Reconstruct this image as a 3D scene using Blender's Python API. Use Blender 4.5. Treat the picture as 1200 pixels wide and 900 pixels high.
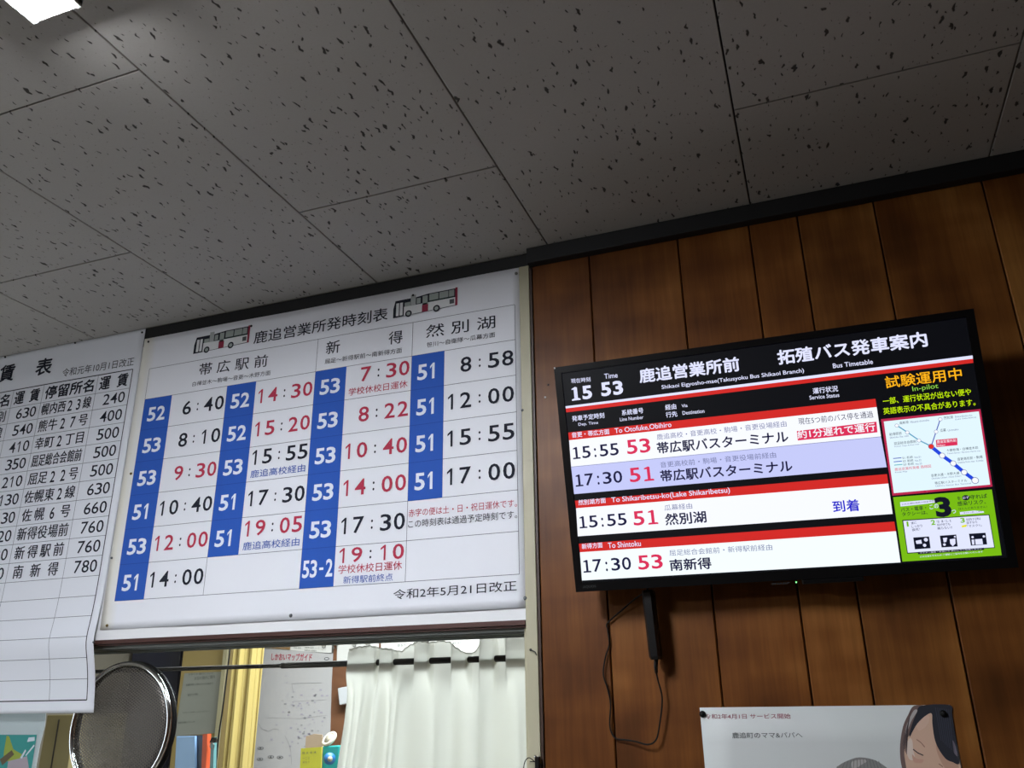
import bpy, bmesh, math, random
from mathutils import Vector, Matrix
random.seed(7)
C = bpy.context.scene.collection
for o in list(bpy.data.objects): bpy.data.objects.remove(o)

# ---------------------------------------------------------------- camera
CAM_Z = 1.45
YAW, PITCH, ROLL = 0.347340418, 0.364219707, 0.0154672146
FPX = 970.334
Ry = Matrix.Rotation(YAW, 3, 'Z'); Rp = Matrix.Rotation(PITCH, 3, 'X'); Rr = Matrix.Rotation(ROLL, 3, 'Y')
M = Ry @ Rp @ Rr                       # columns: right, forward, up
cam = bpy.data.objects.new('camera', bpy.data.cameras.new('camera')); C.objects.link(cam)
R3 = Matrix((M.col[0], M.col[2], -M.col[1])).transposed()
cam.matrix_world = Matrix.Translation((0, 0, CAM_Z)) @ R3.to_4x4()
cam.data.sensor_width = 36; cam.data.lens = FPX / 1200 * 36; cam.data.clip_start = 0.02
bpy.context.scene.camera = cam
# ---------------------------------------------------------------- world, exposure, light levels
sc = bpy.context.scene
sc.view_settings.view_transform = 'Standard'; sc.view_settings.look = 'None'
sc.view_settings.gamma = 1; sc.view_settings.use_curve_mapping = False
sc.view_settings.exposure = 0.0
wd = bpy.data.worlds.new('world'); sc.world = wd; wd.use_nodes = True
wd.node_tree.nodes['Background'].inputs[0].default_value = (.5, .6, .75, 1)
wd.node_tree.nodes['Background'].inputs[1].default_value = 0.3
LAMP = 290.0          # ceiling lamps of the waiting room, the rear one added for fill
OFFICE = 95.0        # office light, watts
ADDED_WINDOW = 14.0        # daylight of an unseen window added in the left wall, watts
SCREEN = 1.05        # television
S = 1.606            # distance from camera to the wall
H = 0.97             # ceiling above camera

# ---------------------------------------------------------------- helpers
def V3(x, y, z): return Vector((x, y, z + CAM_Z))
def ray(px, py): return M @ Vector(((px - 600) / FPX, 1, -(py - 450) / FPX))
def P(px, py, Y=S):                    # point of a plane y = Y seen at a pixel
    d = ray(px, py); t = Y / d.y
    return Vector((d.x * t, Y, d.z * t + CAM_Z))
def lin(c):
    if isinstance(c, str):
        c = [int(c[i:i + 2], 16) / 255 for i in (1, 3, 5)]
    return tuple(v / 12.92 if v <= .04045 else ((v + .055) / 1.055) ** 2.4 for v in c) + (1,)

MATS = {}
def mat(name, col='#808080', rough=.6, metal=0., emit=0., spec=.5, **kw):
    if name in MATS: return MATS[name]
    m = bpy.data.materials.new(name); m.use_nodes = True
    b = m.node_tree.nodes['Principled BSDF']
    b.inputs['Base Color'].default_value = lin(col); b.inputs['Roughness'].default_value = rough
    b.inputs['Metallic'].default_value = metal; b.inputs['Specular IOR Level'].default_value = spec
    if emit:
        b.inputs['Emission Color'].default_value = lin(col); b.inputs['Emission Strength'].default_value = emit
        b.inputs['Base Color'].default_value = (.01, .01, .01, 1)
    MATS[name] = m; return m
def nodes(m): return m.node_tree.nodes, m.node_tree.links, m.node_tree.nodes['Principled BSDF']
def glow(name, col, e=None): return mat('screen_' + name, col, .35, emit=SCREEN if e is None else e, spec=.2)
def ink(name, col): return mat('ink_' + name, col, .75, spec=.25)

class MB:
    def __init__(s): s.v = []; s.f = []; s.m = []; s.mats = []; s.sm = []
    def mi(s, m):
        if m not in s.mats: s.mats.append(m)
        return s.mats.index(m)
    def add(s, vs, fs, m, smooth=False):
        k = len(s.v); i = s.mi(m); s.v += [Vector(v) for v in vs]
        for f in fs: s.f.append([k + j for j in f]); s.m.append(i); s.sm.append(smooth)
    def box(s, a, b, m):
        (x0, y0, z0), (x1, y1, z1) = a, b
        vs = [(x, y, z) for z in (z0, z1) for y in (y0, y1) for x in (x0, x1)]
        s.add(vs, [(0, 2, 3, 1), (4, 5, 7, 6), (0, 1, 5, 4), (2, 6, 7, 3), (0, 4, 6, 2), (1, 3, 7, 5)], m)
    def prism(s, front, back, m):      # two matching loops
        n = len(front); vs = list(front) + list(back)
        s.add(vs, [tuple(range(n)), tuple(range(2 * n - 1, n - 1, -1))] + [(i, i + n, (i + 1) % n + n, (i + 1) % n) for i in range(n)], m)
    def tube(s, pts, r, m, n=8, cap=True):
        pts = [Vector(p) for p in pts]; rings = []; up = Vector((.3, .2, .93))
        rr = r if isinstance(r, (list, tuple)) else [r] * len(pts)
        for i, p in enumerate(pts):
            t = (pts[min(i + 1, len(pts) - 1)] - pts[max(i - 1, 0)]).normalized()
            a = t.cross(up)
            if a.length < .05: a = t.cross(Vector((1, 0, 0)))
            a.normalize(); b = t.cross(a).normalized()
            rings.append([p + (a * math.cos(2 * math.pi * k / n) + b * math.sin(2 * math.pi * k / n)) * rr[i] for k in range(n)])
        vs = [v for q in rings for v in q]
        fs = [(i * n + k, i * n + (k + 1) % n, (i + 1) * n + (k + 1) % n, (i + 1) * n + k) for i in range(len(pts) - 1) for k in range(n)]
        if cap: fs += [tuple(range(n - 1, -1, -1)), tuple(range((len(pts) - 1) * n, len(pts) * n))]
        s.add(vs, fs, m, True)
    def lathe(s, c, axis, prof, m, n=24):   # prof: (radius, height) along axis
        c = Vector(c); ax = Vector(axis).normalized(); a = ax.orthogonal().normalized(); b = ax.cross(a)
        vs = [c + ax * h + (a * math.cos(2 * math.pi * k / n) + b * math.sin(2 * math.pi * k / n)) * r for r, h in prof for k in range(n)]
        fs = [(i * n + k, i * n + (k + 1) % n, (i + 1) * n + (k + 1) % n, (i + 1) * n + k) for i in range(len(prof) - 1) for k in range(n)]
        fs += [tuple(range(n - 1, -1, -1)), tuple(range((len(prof) - 1) * n, len(prof) * n))]
        s.add(vs, fs, m, True)
    def torus(s, c, axis, R, r, m, n=64, k=12):
        c = Vector(c); ax = Vector(axis).normalized(); a = ax.orthogonal().normalized(); b = ax.cross(a); vs = []
        for i in range(n):
            t = 2 * math.pi * i / n; d = a * math.cos(t) + b * math.sin(t)
            for j in range(k):
                q = 2 * math.pi * j / k; vs.append(c + d * (R + r * math.cos(q)) + ax * r * math.sin(q))
        s.add(vs, [(i * k + j, ((i + 1) % n) * k + j, ((i + 1) % n) * k + (j + 1) % k, i * k + (j + 1) % k) for i in range(n) for j in range(k)], m, True)
    def build(s, name, parent=None, loc=None, bevel=0, kind=None):
        if loc is None: loc = parent['_at'] if parent and '_at' in parent else (0, 0, 0)
        L = Vector(loc); me = bpy.data.meshes.new(name)
        me.from_pydata([v - L for v in s.v], [], s.f)
        for m in s.mats: me.materials.append(m)
        me.polygons.foreach_set('material_index', s.m); me.polygons.foreach_set('use_smooth', s.sm)
        bm = bmesh.new(); bm.from_mesh(me)
        if not getattr(s, 'flat', False): bmesh.ops.recalc_face_normals(bm, faces=bm.faces)
        bm.to_mesh(me); bm.free(); me.update()
        o = bpy.data.objects.new(name, me); C.objects.link(o)
        if parent: o.parent = parent; o.location = L - Vector(parent['_at']); o['_at'] = list(L)
        else: o.location = L; o['_at'] = list(L)
        if bevel:
            b = o.modifiers.new('bevel', 'BEVEL'); b.width = bevel; b.segments = 2; b.limit_method = 'ANGLE'
        if kind: o['kind'] = kind
        return o
def tag(o, label, cat, group=None):
    o['label'] = label; o['category'] = cat
    if group: o['group'] = group
    return o
def thing(name, loc, label, cat, group=None):
    o = bpy.data.objects.new(name, None); C.objects.link(o); o.location = loc; o['_at'] = list(loc)
    o.empty_display_size = .05
    return tag(o, label, cat, group)
def struct_empty(name, loc):
    o = bpy.data.objects.new(name, None); C.objects.link(o); o.location = loc; o['_at'] = list(loc); o['kind'] = 'structure'; return o

# --- lettering: one text object gives the outlines, kept as meshes
_cu = bpy.data.curves.new('glyphs', 'FONT'); _ob = bpy.data.objects.new('glyphs', _cu); C.objects.link(_ob)
_cu.resolution_u = 3; _G = {}
def glyph(t, bold):
    if (t, bold) not in _G:
        _cu.body = t; _cu.offset = bold
        dg = bpy.context.evaluated_depsgraph_get(); dg.update()
        me = bpy.data.meshes.new_from_object(_ob.evaluated_get(dg))
        vs = [(v.co.x, v.co.y) for v in me.vertices]; fs = [tuple(p.vertices) for p in me.polygons]
        bpy.data.meshes.remove(me)
        _G[(t, bold)] = (vs, fs)
    return _G[(t, bold)]

class Surf:                            # a flat (or gently curved) face that carries print
    def __init__(s, O, U, Vv, N, disp=None):
        s.O = Vector(O); s.U = Vector(U).normalized(); s.V = Vector(Vv).normalized(); s.N = Vector(N).normalized(); s.disp = disp
    def px(s, x, y):
        d = ray(x, y); c = Vector((0, 0, CAM_Z)); t = (s.O - c).dot(s.N) / d.dot(s.N); q = c + d * t - s.O
        return q.dot(s.U), q.dot(s.V)
    def w(s, u, v, off=0.):
        if s.disp: off = off + s.disp(u, v)
        return s.O + s.U * u + s.V * v + s.N * off
class Print:
    def __init__(s, surf, off=.0004): s.s = surf; s.mb = MB(); s.mb.flat = True; s.off = off
    def poly(s, uv, m, lift=0.): s.mb.add([s.s.w(u, v, s.off + lift) for u, v in uv], [tuple(range(len(uv)))], m)
    def rect(s, u0, v0, u1, v1, m, lift=0.): s.poly([(u0, v0), (u1, v0), (u1, v1), (u0, v1)], m, lift)
    def ppoly(s, pts, m, lift=0.): s.poly([s.s.px(*p) for p in pts], m, lift)
    def line(s, a, b, w, m, n=1, lift=0.):
        (u0, v0), (u1, v1) = a, b; L = math.hypot(u1 - u0, v1 - v0); nx, ny = -(v1 - v0) / L * w / 2, (u1 - u0) / L * w / 2
        vs = []; fs = []
        for i in range(n + 1):
            t = i / n; u = u0 + (u1 - u0) * t; v = v0 + (v1 - v0) * t
            vs += [s.s.w(u + nx, v + ny, s.off + lift), s.s.w(u - nx, v - ny, s.off + lift)]
            if i: fs.append((2 * i - 2, 2 * i - 1, 2 * i + 1, 2 * i))
        s.mb.add(vs, fs, m)
    def disc(s, u, v, r, m, lift=0., n=16, ry=None):
        ry = ry or r
        s.poly([(u + r * math.cos(2 * math.pi * k / n), v + ry * math.sin(2 * math.pi * k / n)) for k in range(n)], m, lift)
    def text(s, t, u0, v0, u1, v1, m, bold=0., lift=.0002, v0r=None):   # fit the inked box
        if bold and any(ord(c) > 255 for c in t):                       # heavier ideographs: overprinted a hair apart
            n = len(t); d = bold * .75 * (u1 - u0) / n
            for i, (a, b) in enumerate(((-d, 0), (d, 0), (0, d), (0, -d), (-d * .6, -d * .6), (d * .6, d * .6))):
                s.text(t, u0 + a + d * .7, v0 + b + d * .7, u1 + a - d * .7, v1 + b - d * .7, m, 0, lift + i * .000004, None if v0r is None else v0r + b + d * .7)
            return
        vs, fs = glyph(t, bold)
        x0 = min(v[0] for v in vs); x1 = max(v[0] for v in vs); y0 = min(v[1] for v in vs); y1 = max(v[1] for v in vs)
        dv = 0 if v0r is None else v0r - v0
        out = []
        for x, y in vs:
            a = (x - x0) / (x1 - x0)
            out.append(s.s.w(u0 + (u1 - u0) * a, v0 + (v1 - v0) * (y - y0) / (y1 - y0) + dv * a, s.off + lift))
        s.mb.add(out, fs, m)
    def ptext(s, t, bl, br, h, m, bold=0., lift=.0002):                 # box read off the photograph, unprojected to the face
        a = s.s.px(*bl); b = s.s.px(*br); c = s.s.px((bl[0] + br[0]) / 2, (bl[1] + br[1]) / 2 - h)
        hh = c[1] - (a[1] + b[1]) / 2
        s.text(t, a[0], a[1], b[0], a[1] + hh, m, bold, lift, b[1])
    def spread(s, t, u0, u1, v0, h, m, bold=0., half=.55):              # glyphs set apart over a cell
        n = len(t); w = (u1 - u0) / n
        for i, ch in enumerate(t):
            vs, fs = glyph(ch, bold if ord(ch) < 256 else 0); x0 = min(v[0] for v in vs); x1 = max(v[0] for v in vs)
            narrow = ord(ch) < 256
            sy = h / .93 if not narrow else h / .78
            sx = min(sy, w * .98) if not narrow else sy * .8
            cx = u0 + w * (i + .5)
            y_off = .1 * sy if not narrow else .02 * sy
            for i, (a, b) in enumerate(((0, 0),) if narrow else ((0, 0), (.0006, 0), (-.0006, 0), (0, .0004))):
                s.mb.add([s.s.w(cx + a + (x - (x0 + x1) / 2) * sx, v0 + b + y_off + y * sy, s.off + .0002 + i * .000004) for x, y in vs], fs, m)
    def digits(s, t, u0, v0, u1, v1, m, bold=0., fill=.8, colon=None):  # figures on an even pitch, the figure one kept narrow
        n = len(t); w = (u1 - u0) / (n - 1 + fill)
        for i, ch in enumerate(t):
            c = u0 + w * (i + fill / 2); hw = w * fill / 2; mm = m
            if ch == '1':
                h = v1 - v0; sw = h * (.115 + bold * 2.2); r = c + hw * .22; L = s.off; z = .0002
                s.poly([(r - sw, v0), (r, v0), (r, v1), (r - sw * .75, v1), (r - hw * .92, v0 + h * .80), (r - hw * .92, v0 + h * (.80 - .115 - bold * 2)), (r - sw, v0 + h * .82)], m, z)
            elif ch == ':': s.text(ch, c - hw * .17, v0 + (v1 - v0) * .18, c + hw * .17, v0 + (v1 - v0) * .74, colon or m, bold)
            elif ch == '-': s.text(ch, c - hw * .6, v0 + (v1 - v0) * .40, c + hw * .6, v0 + (v1 - v0) * .54, m, bold)
            else: s.text(ch, c - hw, v0, c + hw, v1, m, bold)
    def flush(s, name, parent):
        o = s.mb.build(name, parent); s.mb = MB(); s.mb.flat = True; return o
    def build(s, name, parent):
        if s.mb.v: return s.mb.build(name, parent)

# ---------------------------------------------------------------- materials
def tex_coord(m, kind='pos'):
    N, L, b = nodes(m)
    if kind == 'pos': g = N.new('ShaderNodeNewGeometry'); return g.outputs['Position']
    g = N.new('ShaderNodeTexCoord'); return g.outputs['Object']
def mapping(m, src, scale, loc=(0, 0, 0)):
    N, L, b = nodes(m); q = N.new('ShaderNodeMapping'); q.inputs['Scale'].default_value = scale; q.inputs['Location'].default_value = loc
    L.new(src, q.inputs['Vector']); return q.outputs['Vector']
def math_n(m, op, a, b=None, c=None):
    N, L, _ = nodes(m); q = N.new('ShaderNodeMath'); q.operation = op
    for i, v in enumerate((a, b, c)):
        if v is None: continue
        if isinstance(v, (int, float)): q.inputs[i].default_value = v
        else: L.new(v, q.inputs[i])
    return q.outputs[0]
def mixc(m, f, a, b, mode='MIX'):
    N, L, _ = nodes(m); q = N.new('ShaderNodeMix'); q.data_type = 'RGBA'; q.blend_type = mode
    if isinstance(f, (int, float)): q.inputs[0].default_value = f
    else: L.new(f, q.inputs[0])
    for i, v in ((6, a), (7, b)):
        if isinstance(v, (tuple, list)): q.inputs[i].default_value = v
        else: L.new(v, q.inputs[i])
    return q.outputs[2]
def ramp(m, f, stops):
    N, L, _ = nodes(m); q = N.new('ShaderNodeValToRGB'); L.new(f, q.inputs[0]); e = q.color_ramp.elements
    while len(e) < len(stops): e.new(.5)
    for el, (p, c) in zip(e, stops): el.position = p; el.color = c if len(c) == 4 else (*c, 1)
    return q.outputs[0]
def noise(m, vec, scale, detail=3, rough=.5):
    N, L, _ = nodes(m); q = N.new('ShaderNodeTexNoise'); q.inputs['Scale'].default_value = scale; q.inputs['Detail'].default_value = detail
    q.inputs['Roughness'].default_value = rough; L.new(vec, q.inputs['Vector']); return q.outputs['Fac'], q.outputs['Color']
def bump(m, h, strength, dist=.001):
    N, L, b = nodes(m); q = N.new('ShaderNodeBump'); q.inputs['Strength'].default_value = strength; q.inputs['Distance'].default_value = dist
    L.new(h, q.inputs['Height']); L.new(q.outputs[0], b.inputs['Normal'])
G1 = lambda g: (g, g, g, 1)

# acoustic ceiling board: worm-like fissures along the board, pin holes between
def make_tile_mat():
    m = mat('acoustic_board', '#a9a59f', .9, spec=.2); N, L, b = nodes(m); pos = tex_coord(m)
    masks = []
    f, col = noise(m, mapping(m, pos, (70, 75, 1)), 1.0, 1)
    wob = N.new('ShaderNodeVectorMath'); wob.operation = 'MULTIPLY_ADD'; L.new(col, wob.inputs[0]); wob.inputs[1].default_value = (.014, .004, 0); wob.inputs[2].default_value = (0, 0, 0)
    add = N.new('ShaderNodeVectorMath'); add.operation = 'ADD'; L.new(pos, add.inputs[0]); L.new(wob.outputs[0], add.inputs[1])
    for (sx, sy, lo, hi, rad, off) in ((60, 18, .46, 1.0, .185, 0), (74, 27, .42, 1.0, .145, 3.3)):
        v = N.new('ShaderNodeTexVoronoi'); v.voronoi_dimensions = '2D'; v.inputs['Scale'].default_value = 1; v.inputs['Randomness'].default_value = .9
        mp = mapping(m, add.outputs[0], (sx, sy, 1), (off, off * 1.7, 0)); L.new(mp, v.inputs['Vector'])
        sep = N.new('ShaderNodeSeparateColor'); L.new(v.outputs['Color'], sep.inputs[0])
        size = N.new('ShaderNodeMapRange'); L.new(sep.outputs[0], size.inputs[0]); size.inputs[1].default_value = lo; size.inputs[2].default_value = hi
        size.inputs[3].default_value = 0.0; size.inputs[4].default_value = rad
        d = math_n(m, 'SUBTRACT', size.outputs[0], v.outputs['Distance'])
        masks.append(math_n(m, 'MULTIPLY', math_n(m, 'MULTIPLY', d, 22.0), 1.0))
    v = N.new('ShaderNodeTexVoronoi'); v.voronoi_dimensions = '2D'; v.inputs['Scale'].default_value = 62; v.inputs['Randomness'].default_value = 1
    L.new(pos, v.inputs['Vector']); sep = N.new('ShaderNodeSeparateColor'); L.new(v.outputs['Color'], sep.inputs[0])
    r = N.new('ShaderNodeMapRange'); L.new(sep.outputs[1], r.inputs[0]); r.inputs[1].default_value = .3; r.inputs[2].default_value = 1; r.inputs[3].default_value = 0; r.inputs[4].default_value = .085
    masks.append(math_n(m, 'MULTIPLY', math_n(m, 'SUBTRACT', r.outputs[0], v.outputs['Distance']), 12.0))
    mk = math_n(m, 'MAXIMUM', math_n(m, 'MAXIMUM', masks[0], masks[1]), masks[2])
    cl = N.new('ShaderNodeClamp'); L.new(mk, cl.inputs[0])
    f1, _ = noise(m, mapping(m, pos, (3, 3, 3)), 1.0, 3); f2, _ = noise(m, pos, 260, 2)
    base = mixc(m, f1, lin('#a5a19b'), lin('#b0aca6')); base = mixc(m, math_n(m, 'MULTIPLY', f2, .25), base, lin('#8d8984'))
    L.new(mixc(m, math_n(m, 'MULTIPLY', cl.outputs[0], .9), base, lin('#25211d')), b.inputs['Base Color'])
    bump(m, math_n(m, 'SUBTRACT', 1.0, cl.outputs[0]), .5, .002)
    return m
TILE = make_tile_mat()

def make_wood():
    m = mat('varnished_board', '#80552f', .42, spec=.2); N, L, b = nodes(m)
    pos = tex_coord(m, 'pos'); oi = N.new('ShaderNodeObjectInfo')
    sh = N.new('ShaderNodeVectorMath'); sh.operation = 'MULTIPLY_ADD'; L.new(oi.outputs['Random'], sh.inputs[0]); sh.inputs[1].default_value = (7, 3, 9)
    L.new(pos, sh.inputs[2]); p = sh.outputs[0]
    big, _ = noise(m, mapping(m, p, (5, 5, 2.6)), 1.0, 3, .55)
    fine, _ = noise(m, mapping(m, p, (160, 160, 7)), 1.0, 3, .6)
    bark, _ = noise(m, mapping(m, p, (28, 28, 1.6)), 1.0, 4, .6)
    cross, _ = noise(m, mapping(m, p, (3, 3, 14)), 1.0, 2, .5)
    t = math_n(m, 'ADD', math_n(m, 'MULTIPLY', big, .65), math_n(m, 'MULTIPLY', bark, .22)); t = math_n(m, 'ADD', t, math_n(m, 'MULTIPLY', cross, .22))
    c = ramp(m, t, [(.33, lin('#41270f')), (.46, lin('#66401d')), (.58, lin('#85592b')), (.70, lin('#a67a42'))])
    c = mixc(m, math_n(m, 'MULTIPLY', fine, .5), c, lin('#6a3f1d'), 'MULTIPLY')
    hv = mixc(m, oi.outputs['Random'], lin('#fff0dc'), lin('#e2c0a0')); c = mixc(m, .7, c, hv, 'MULTIPLY')
    L.new(c, b.inputs['Base Color']); bump(m, fine, .12, .0006)
    return m
WOOD = make_wood()

def make_paper(name, col, cream_margin=False):
    m = mat(name, col, .55, spec=.35); N, L, b = nodes(m); pos = tex_coord(m)
    f, _ = noise(m, pos, 6, 3); f2, _ = noise(m, pos, 2.2, 2)
    c = mixc(m, f, lin(col), lin(tuple(min(1, v * .975) for v in [int(col[i:i + 2], 16) / 255 for i in (1, 3, 5)])))
    if cream_margin:  # cream tint towards the left margin of the sheet
        sx = N.new('ShaderNodeSeparateXYZ'); L.new(pos, sx.inputs[0])
        a = N.new('ShaderNodeMapRange'); L.new(sx.outputs[0], a.inputs[0]); a.inputs[1].default_value = -1.60; a.inputs[2].default_value = -1.635; a.inputs[3].default_value = 0; a.inputs[4].default_value = .55
        c = mixc(m, math_n(m, 'MULTIPLY', a.outputs[0], math_n(m, 'ADD', f2, .3)), c, lin('#d9cfa8'))
    L.new(c, b.inputs['Base Color']); bump(m, f2, .25, .02)
    return m
PAPER = make_paper('poster_paper', '#e6e8ee', True)
FAREP = make_paper('fare_paper', '#e2e5ec')
WHITEP = make_paper('white_paper', '#e8e8e6')
CREAM = mat('cream_paint', '#b9b49a', .5)
def make_cream():
    N, L, b = nodes(CREAM); f, _ = noise(CREAM, mapping(CREAM, tex_coord(CREAM), (30, 30, 4)), 1, 4)
    L.new(mixc(CREAM, f, lin('#b8b399'), lin('#a6a186')), b.inputs['Base Color'])
make_cream()
BLACKTRIM = mat('black_trim', '#0b0c0e', .6)
PLASTER = mat('plaster', '#b8b2a4', .85); FLOORM = mat('floor_vinyl', '#4d4942', .5)
SILL = mat('brown_aluminium', '#4a2e28', .4, .3); ALU = mat('grey_track', '#7d827f', .45, .4); ALU2 = mat('pale_track', '#9aa1a3', .4, .4)
CHROME = mat('chrome', '#d5d8da', .12, 1.0); STEEL = mat('pin_steel', '#8b8c8c', .3, 1.0); BLK = mat('black_plastic', '#0c0c0d', .3); BLKM = mat('black_matt', '#0a0a0a', .6, spec=.2)
DARKBACK = mat('dark_gap', '#140c07', .8)

def glass_mat():
    m = bpy.data.materials.new('window_glass'); m.use_nodes = True; N = m.node_tree.nodes; L = m.node_tree.links; N.clear()
    o = N.new('ShaderNodeOutputMaterial'); t = N.new('ShaderNodeBsdfTransparent'); g = N.new('ShaderNodeBsdfGlossy'); g.inputs['Roughness'].default_value = .02
    t.inputs[0].default_value = (.93, .95, .94, 1); fr = N.new('ShaderNodeFresnel'); fr.inputs[0].default_value = 1.5; x = N.new('ShaderNodeMixShader')
    ge = N.new('ShaderNodeNewGeometry'); iv = N.new('ShaderNodeMath'); iv.operation = 'SUBTRACT'; iv.inputs[0].default_value = 1; L.new(ge.outputs['Backfacing'], iv.inputs[1]); mu = N.new('ShaderNodeMath'); mu.operation = 'MULTIPLY'; L.new(fr.outputs[0], mu.inputs[0]); L.new(iv.outputs[0], mu.inputs[1]); L.new(mu.outputs[0], x.inputs[0]); L.new(t.outputs[0], x.inputs[1]); L.new(g.outputs[0], x.inputs[2]); L.new(x.outputs[0], o.inputs[0]); return m
GLASS = glass_mat()

# ================================================================ THE SETTING
FZ = -1.45; X0, X1, YB = -3.3, 2.0, -3.0
mb = MB(); mb.box(V3(X0 - .1, YB - .1, FZ - .1), V3(X1 + .1, 4.6, FZ), FLOORM); mb.build('floor', kind='structure')
mb = MB()
LWALL = mat('left_plaster', '#8a8477', .85)
wy0, wy1, wz0, wz1 = .78, 1.50, -.75, .35  # opening of an added, unseen window that brightens the left side
mb.box(V3(X0 - .1, YB, FZ), V3(X0, wy0, H + .3), LWALL); mb.box(V3(X0 - .1, wy1, FZ), V3(X0, 4.5, H + .3), LWALL)
mb.box(V3(X0 - .1, wy0, FZ), V3(X0, wy1, wz0), LWALL); mb.box(V3(X0 - .1, wy0, wz1), V3(X0, wy1, H + .3), LWALL); mb.build('wall_left', kind='structure')
mb = MB(); fr = mat('added_window_frame', '#d5d5cf', .4)
for y_ in (wy0, (wy0 + wy1) / 2 - .02, wy1 - .04): mb.box(V3(X0 - .07, y_, wz0), V3(X0 - .03, y_ + .04, wz1), fr)
for z_ in (wz0, wz1 - .04): mb.box(V3(X0 - .07, wy0, z_), V3(X0 - .03, wy1, z_ + .04), fr)
mb.build('added_window', kind='structure')
dl = bpy.data.lights.new('added_daylight', 'AREA'); dl.shape = 'RECTANGLE'; dl.size = wz1 - wz0; dl.size_y = wy1 - wy0; dl.energy = ADDED_WINDOW; dl.color = (.86, .93, 1)
do = bpy.data.objects.new('added_daylight', dl); C.objects.link(do); do.location = V3(X0 - .14, (wy0 + wy1) / 2, (wz0 + wz1) / 2); do.rotation_euler = (0, math.radians(-90), 0)  # area light outside the added window, so the wall dims towards the right
mb = MB(); mb.box(V3(X1, YB, FZ), V3(X1 + .1, 4.5, H + .3), mat('dark_wainscot', '#5b3a22', .6)); mb.build('wall_right', kind='structure')
mb = MB(); mb.box(V3(X0, YB - .1, FZ), V3(X1, YB, H + .3), mat('dark_wainscot', '#5b3a22', .6)); mb.build('wall_front', kind='structure')
# ceiling: dark bed above, boards below it
ceil = MB(); ceil.box(V3(X0, YB, H + .014), V3(X1, S + .12, H + .04), DARKBACK); ceil = ceil.build('ceiling', kind='structure')
PX = [-.932 + .4497 * k for k in range(-6, 8)]
tile_cache = {}
def tile_mesh(w, l):
    key = (round(w, 4), round(l, 4))
    if key not in tile_cache:
        g = .0015; b_ = .0008; a = [(g, g), (w - g, g), (w - g, l - g), (g, l - g)]
        c = [(g + b_, g + b_), (w - g - b_, g + b_), (w - g - b_, l - g - b_), (g + b_, l - g - b_)]
        vs = [(x, y, 0) for x, y in c] + [(x, y, b_) for x, y in a] + [(x, y, .013) for x, y in a]
        fs = [(3, 2, 1, 0)] + [(i, (i + 1) % 4, 4 + (i + 1) % 4, 4 + i) for i in range(4)] + [(4 + i, 4 + (i + 1) % 4, 8 + (i + 1) % 4, 8 + i) for i in range(4)] + [(8, 9, 10, 11)]
        me = bpy.data.meshes.new('ceiling_tile'); me.from_pydata(vs, [], fs); me.materials.append(TILE); tile_cache[key] = me
    return tile_cache[key]
for k, x in enumerate(PX[:-1]):
    xa, xb = max(x, X0), min(PX[k + 1], X1)
    if xb - xa < .02: continue
    typeA = (k % 2 == 0)               # column that starts at -.932 is k = 6
    js = [1.2655 + .911 * j for j in range(-6, 3)] if typeA else [.809 + .911 * j for j in range(-6, 3)]
    for a, b_ in zip(js[:-1], js[1:]):
        a = max(a, YB); b_ = min(b_, S)
        if b_ - a < .02: continue
        o = bpy.data.objects.new('ceiling_tile', tile_mesh(xb - xa, b_ - a)); C.objects.link(o)
        o.location = Vector((xa, a, H + CAM_Z)) - Vector(ceil['_at']); o.parent = ceil
# timber wall: backing with a plank for every board
XL = -.5285
wb = MB()
wb.box(V3(XL, S + .010, FZ), V3(X1, S + .03, H + .01), DARKBACK)
wb.box(V3(X0, S + .03, .150), V3(X1, S + .12, H + .01), PLASTER)
wb.box(V3(XL, S + .03, FZ), V3(X1, S + .12, .15), PLASTER)
wb.box(V3(X0, S, FZ), V3(XL, S + .12, -.55), PLASTER)
wb.box(V3(X0, S + .004, .150), V3(-.556, S + .03, H + .01), PLASTER)
wall = wb.build('wall_back', kind='structure')
gx = [XL, -.392, -.193, -.042, .056, .203, .400, .548, .700, .800, .95, 1.15, 1.30, 1.45, 1.55, 1.75, 1.90, 2.0]
for a, b_ in zip(gx[:-1], gx[1:]):
    g = .0012; c = .0016; m_ = MB()
    prof = [(a + g, S + .0095), (a + g, S + c), (a + g + c, S), (b_ - g - c, S), (b_ - g, S + c), (b_ - g, S + .0095)]
    m_.prism([V3(x, y, FZ) for x, y in prof], [V3(x, y, H - .003) for x, y in prof], WOOD)
    m_.build('plank', wall, loc=V3((a + b_) / 2, S, FZ))
# trims at the ceiling, post between timber and window
mb = MB(); mb.box(V3(-.5330, S - .024, .931), V3(X1, S - .0005, H - .0005), BLACKTRIM); mb.build('trim_1', kind='structure', bevel=.0015)
mb = MB(); mb.box(V3(X0, S - .0002, .915), V3(-.5335, S + .0038, H - .0005), BLACKTRIM); mb.build('trim_2', kind='structure')
mb = MB(); mb.box(V3(-.5585, S - .005, -.55), V3(-.5345, S + .06, .936), CREAM); mb.build('trim_3', kind='structure', bevel=.0015)
mb = MB(); mb.box(V3(-.5343, S - .0015, FZ), V3(-.5292, S + .009, .930), mat('dark_strip', '#3a2418', .5)); mb.build('trim_4', kind='structure')

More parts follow.
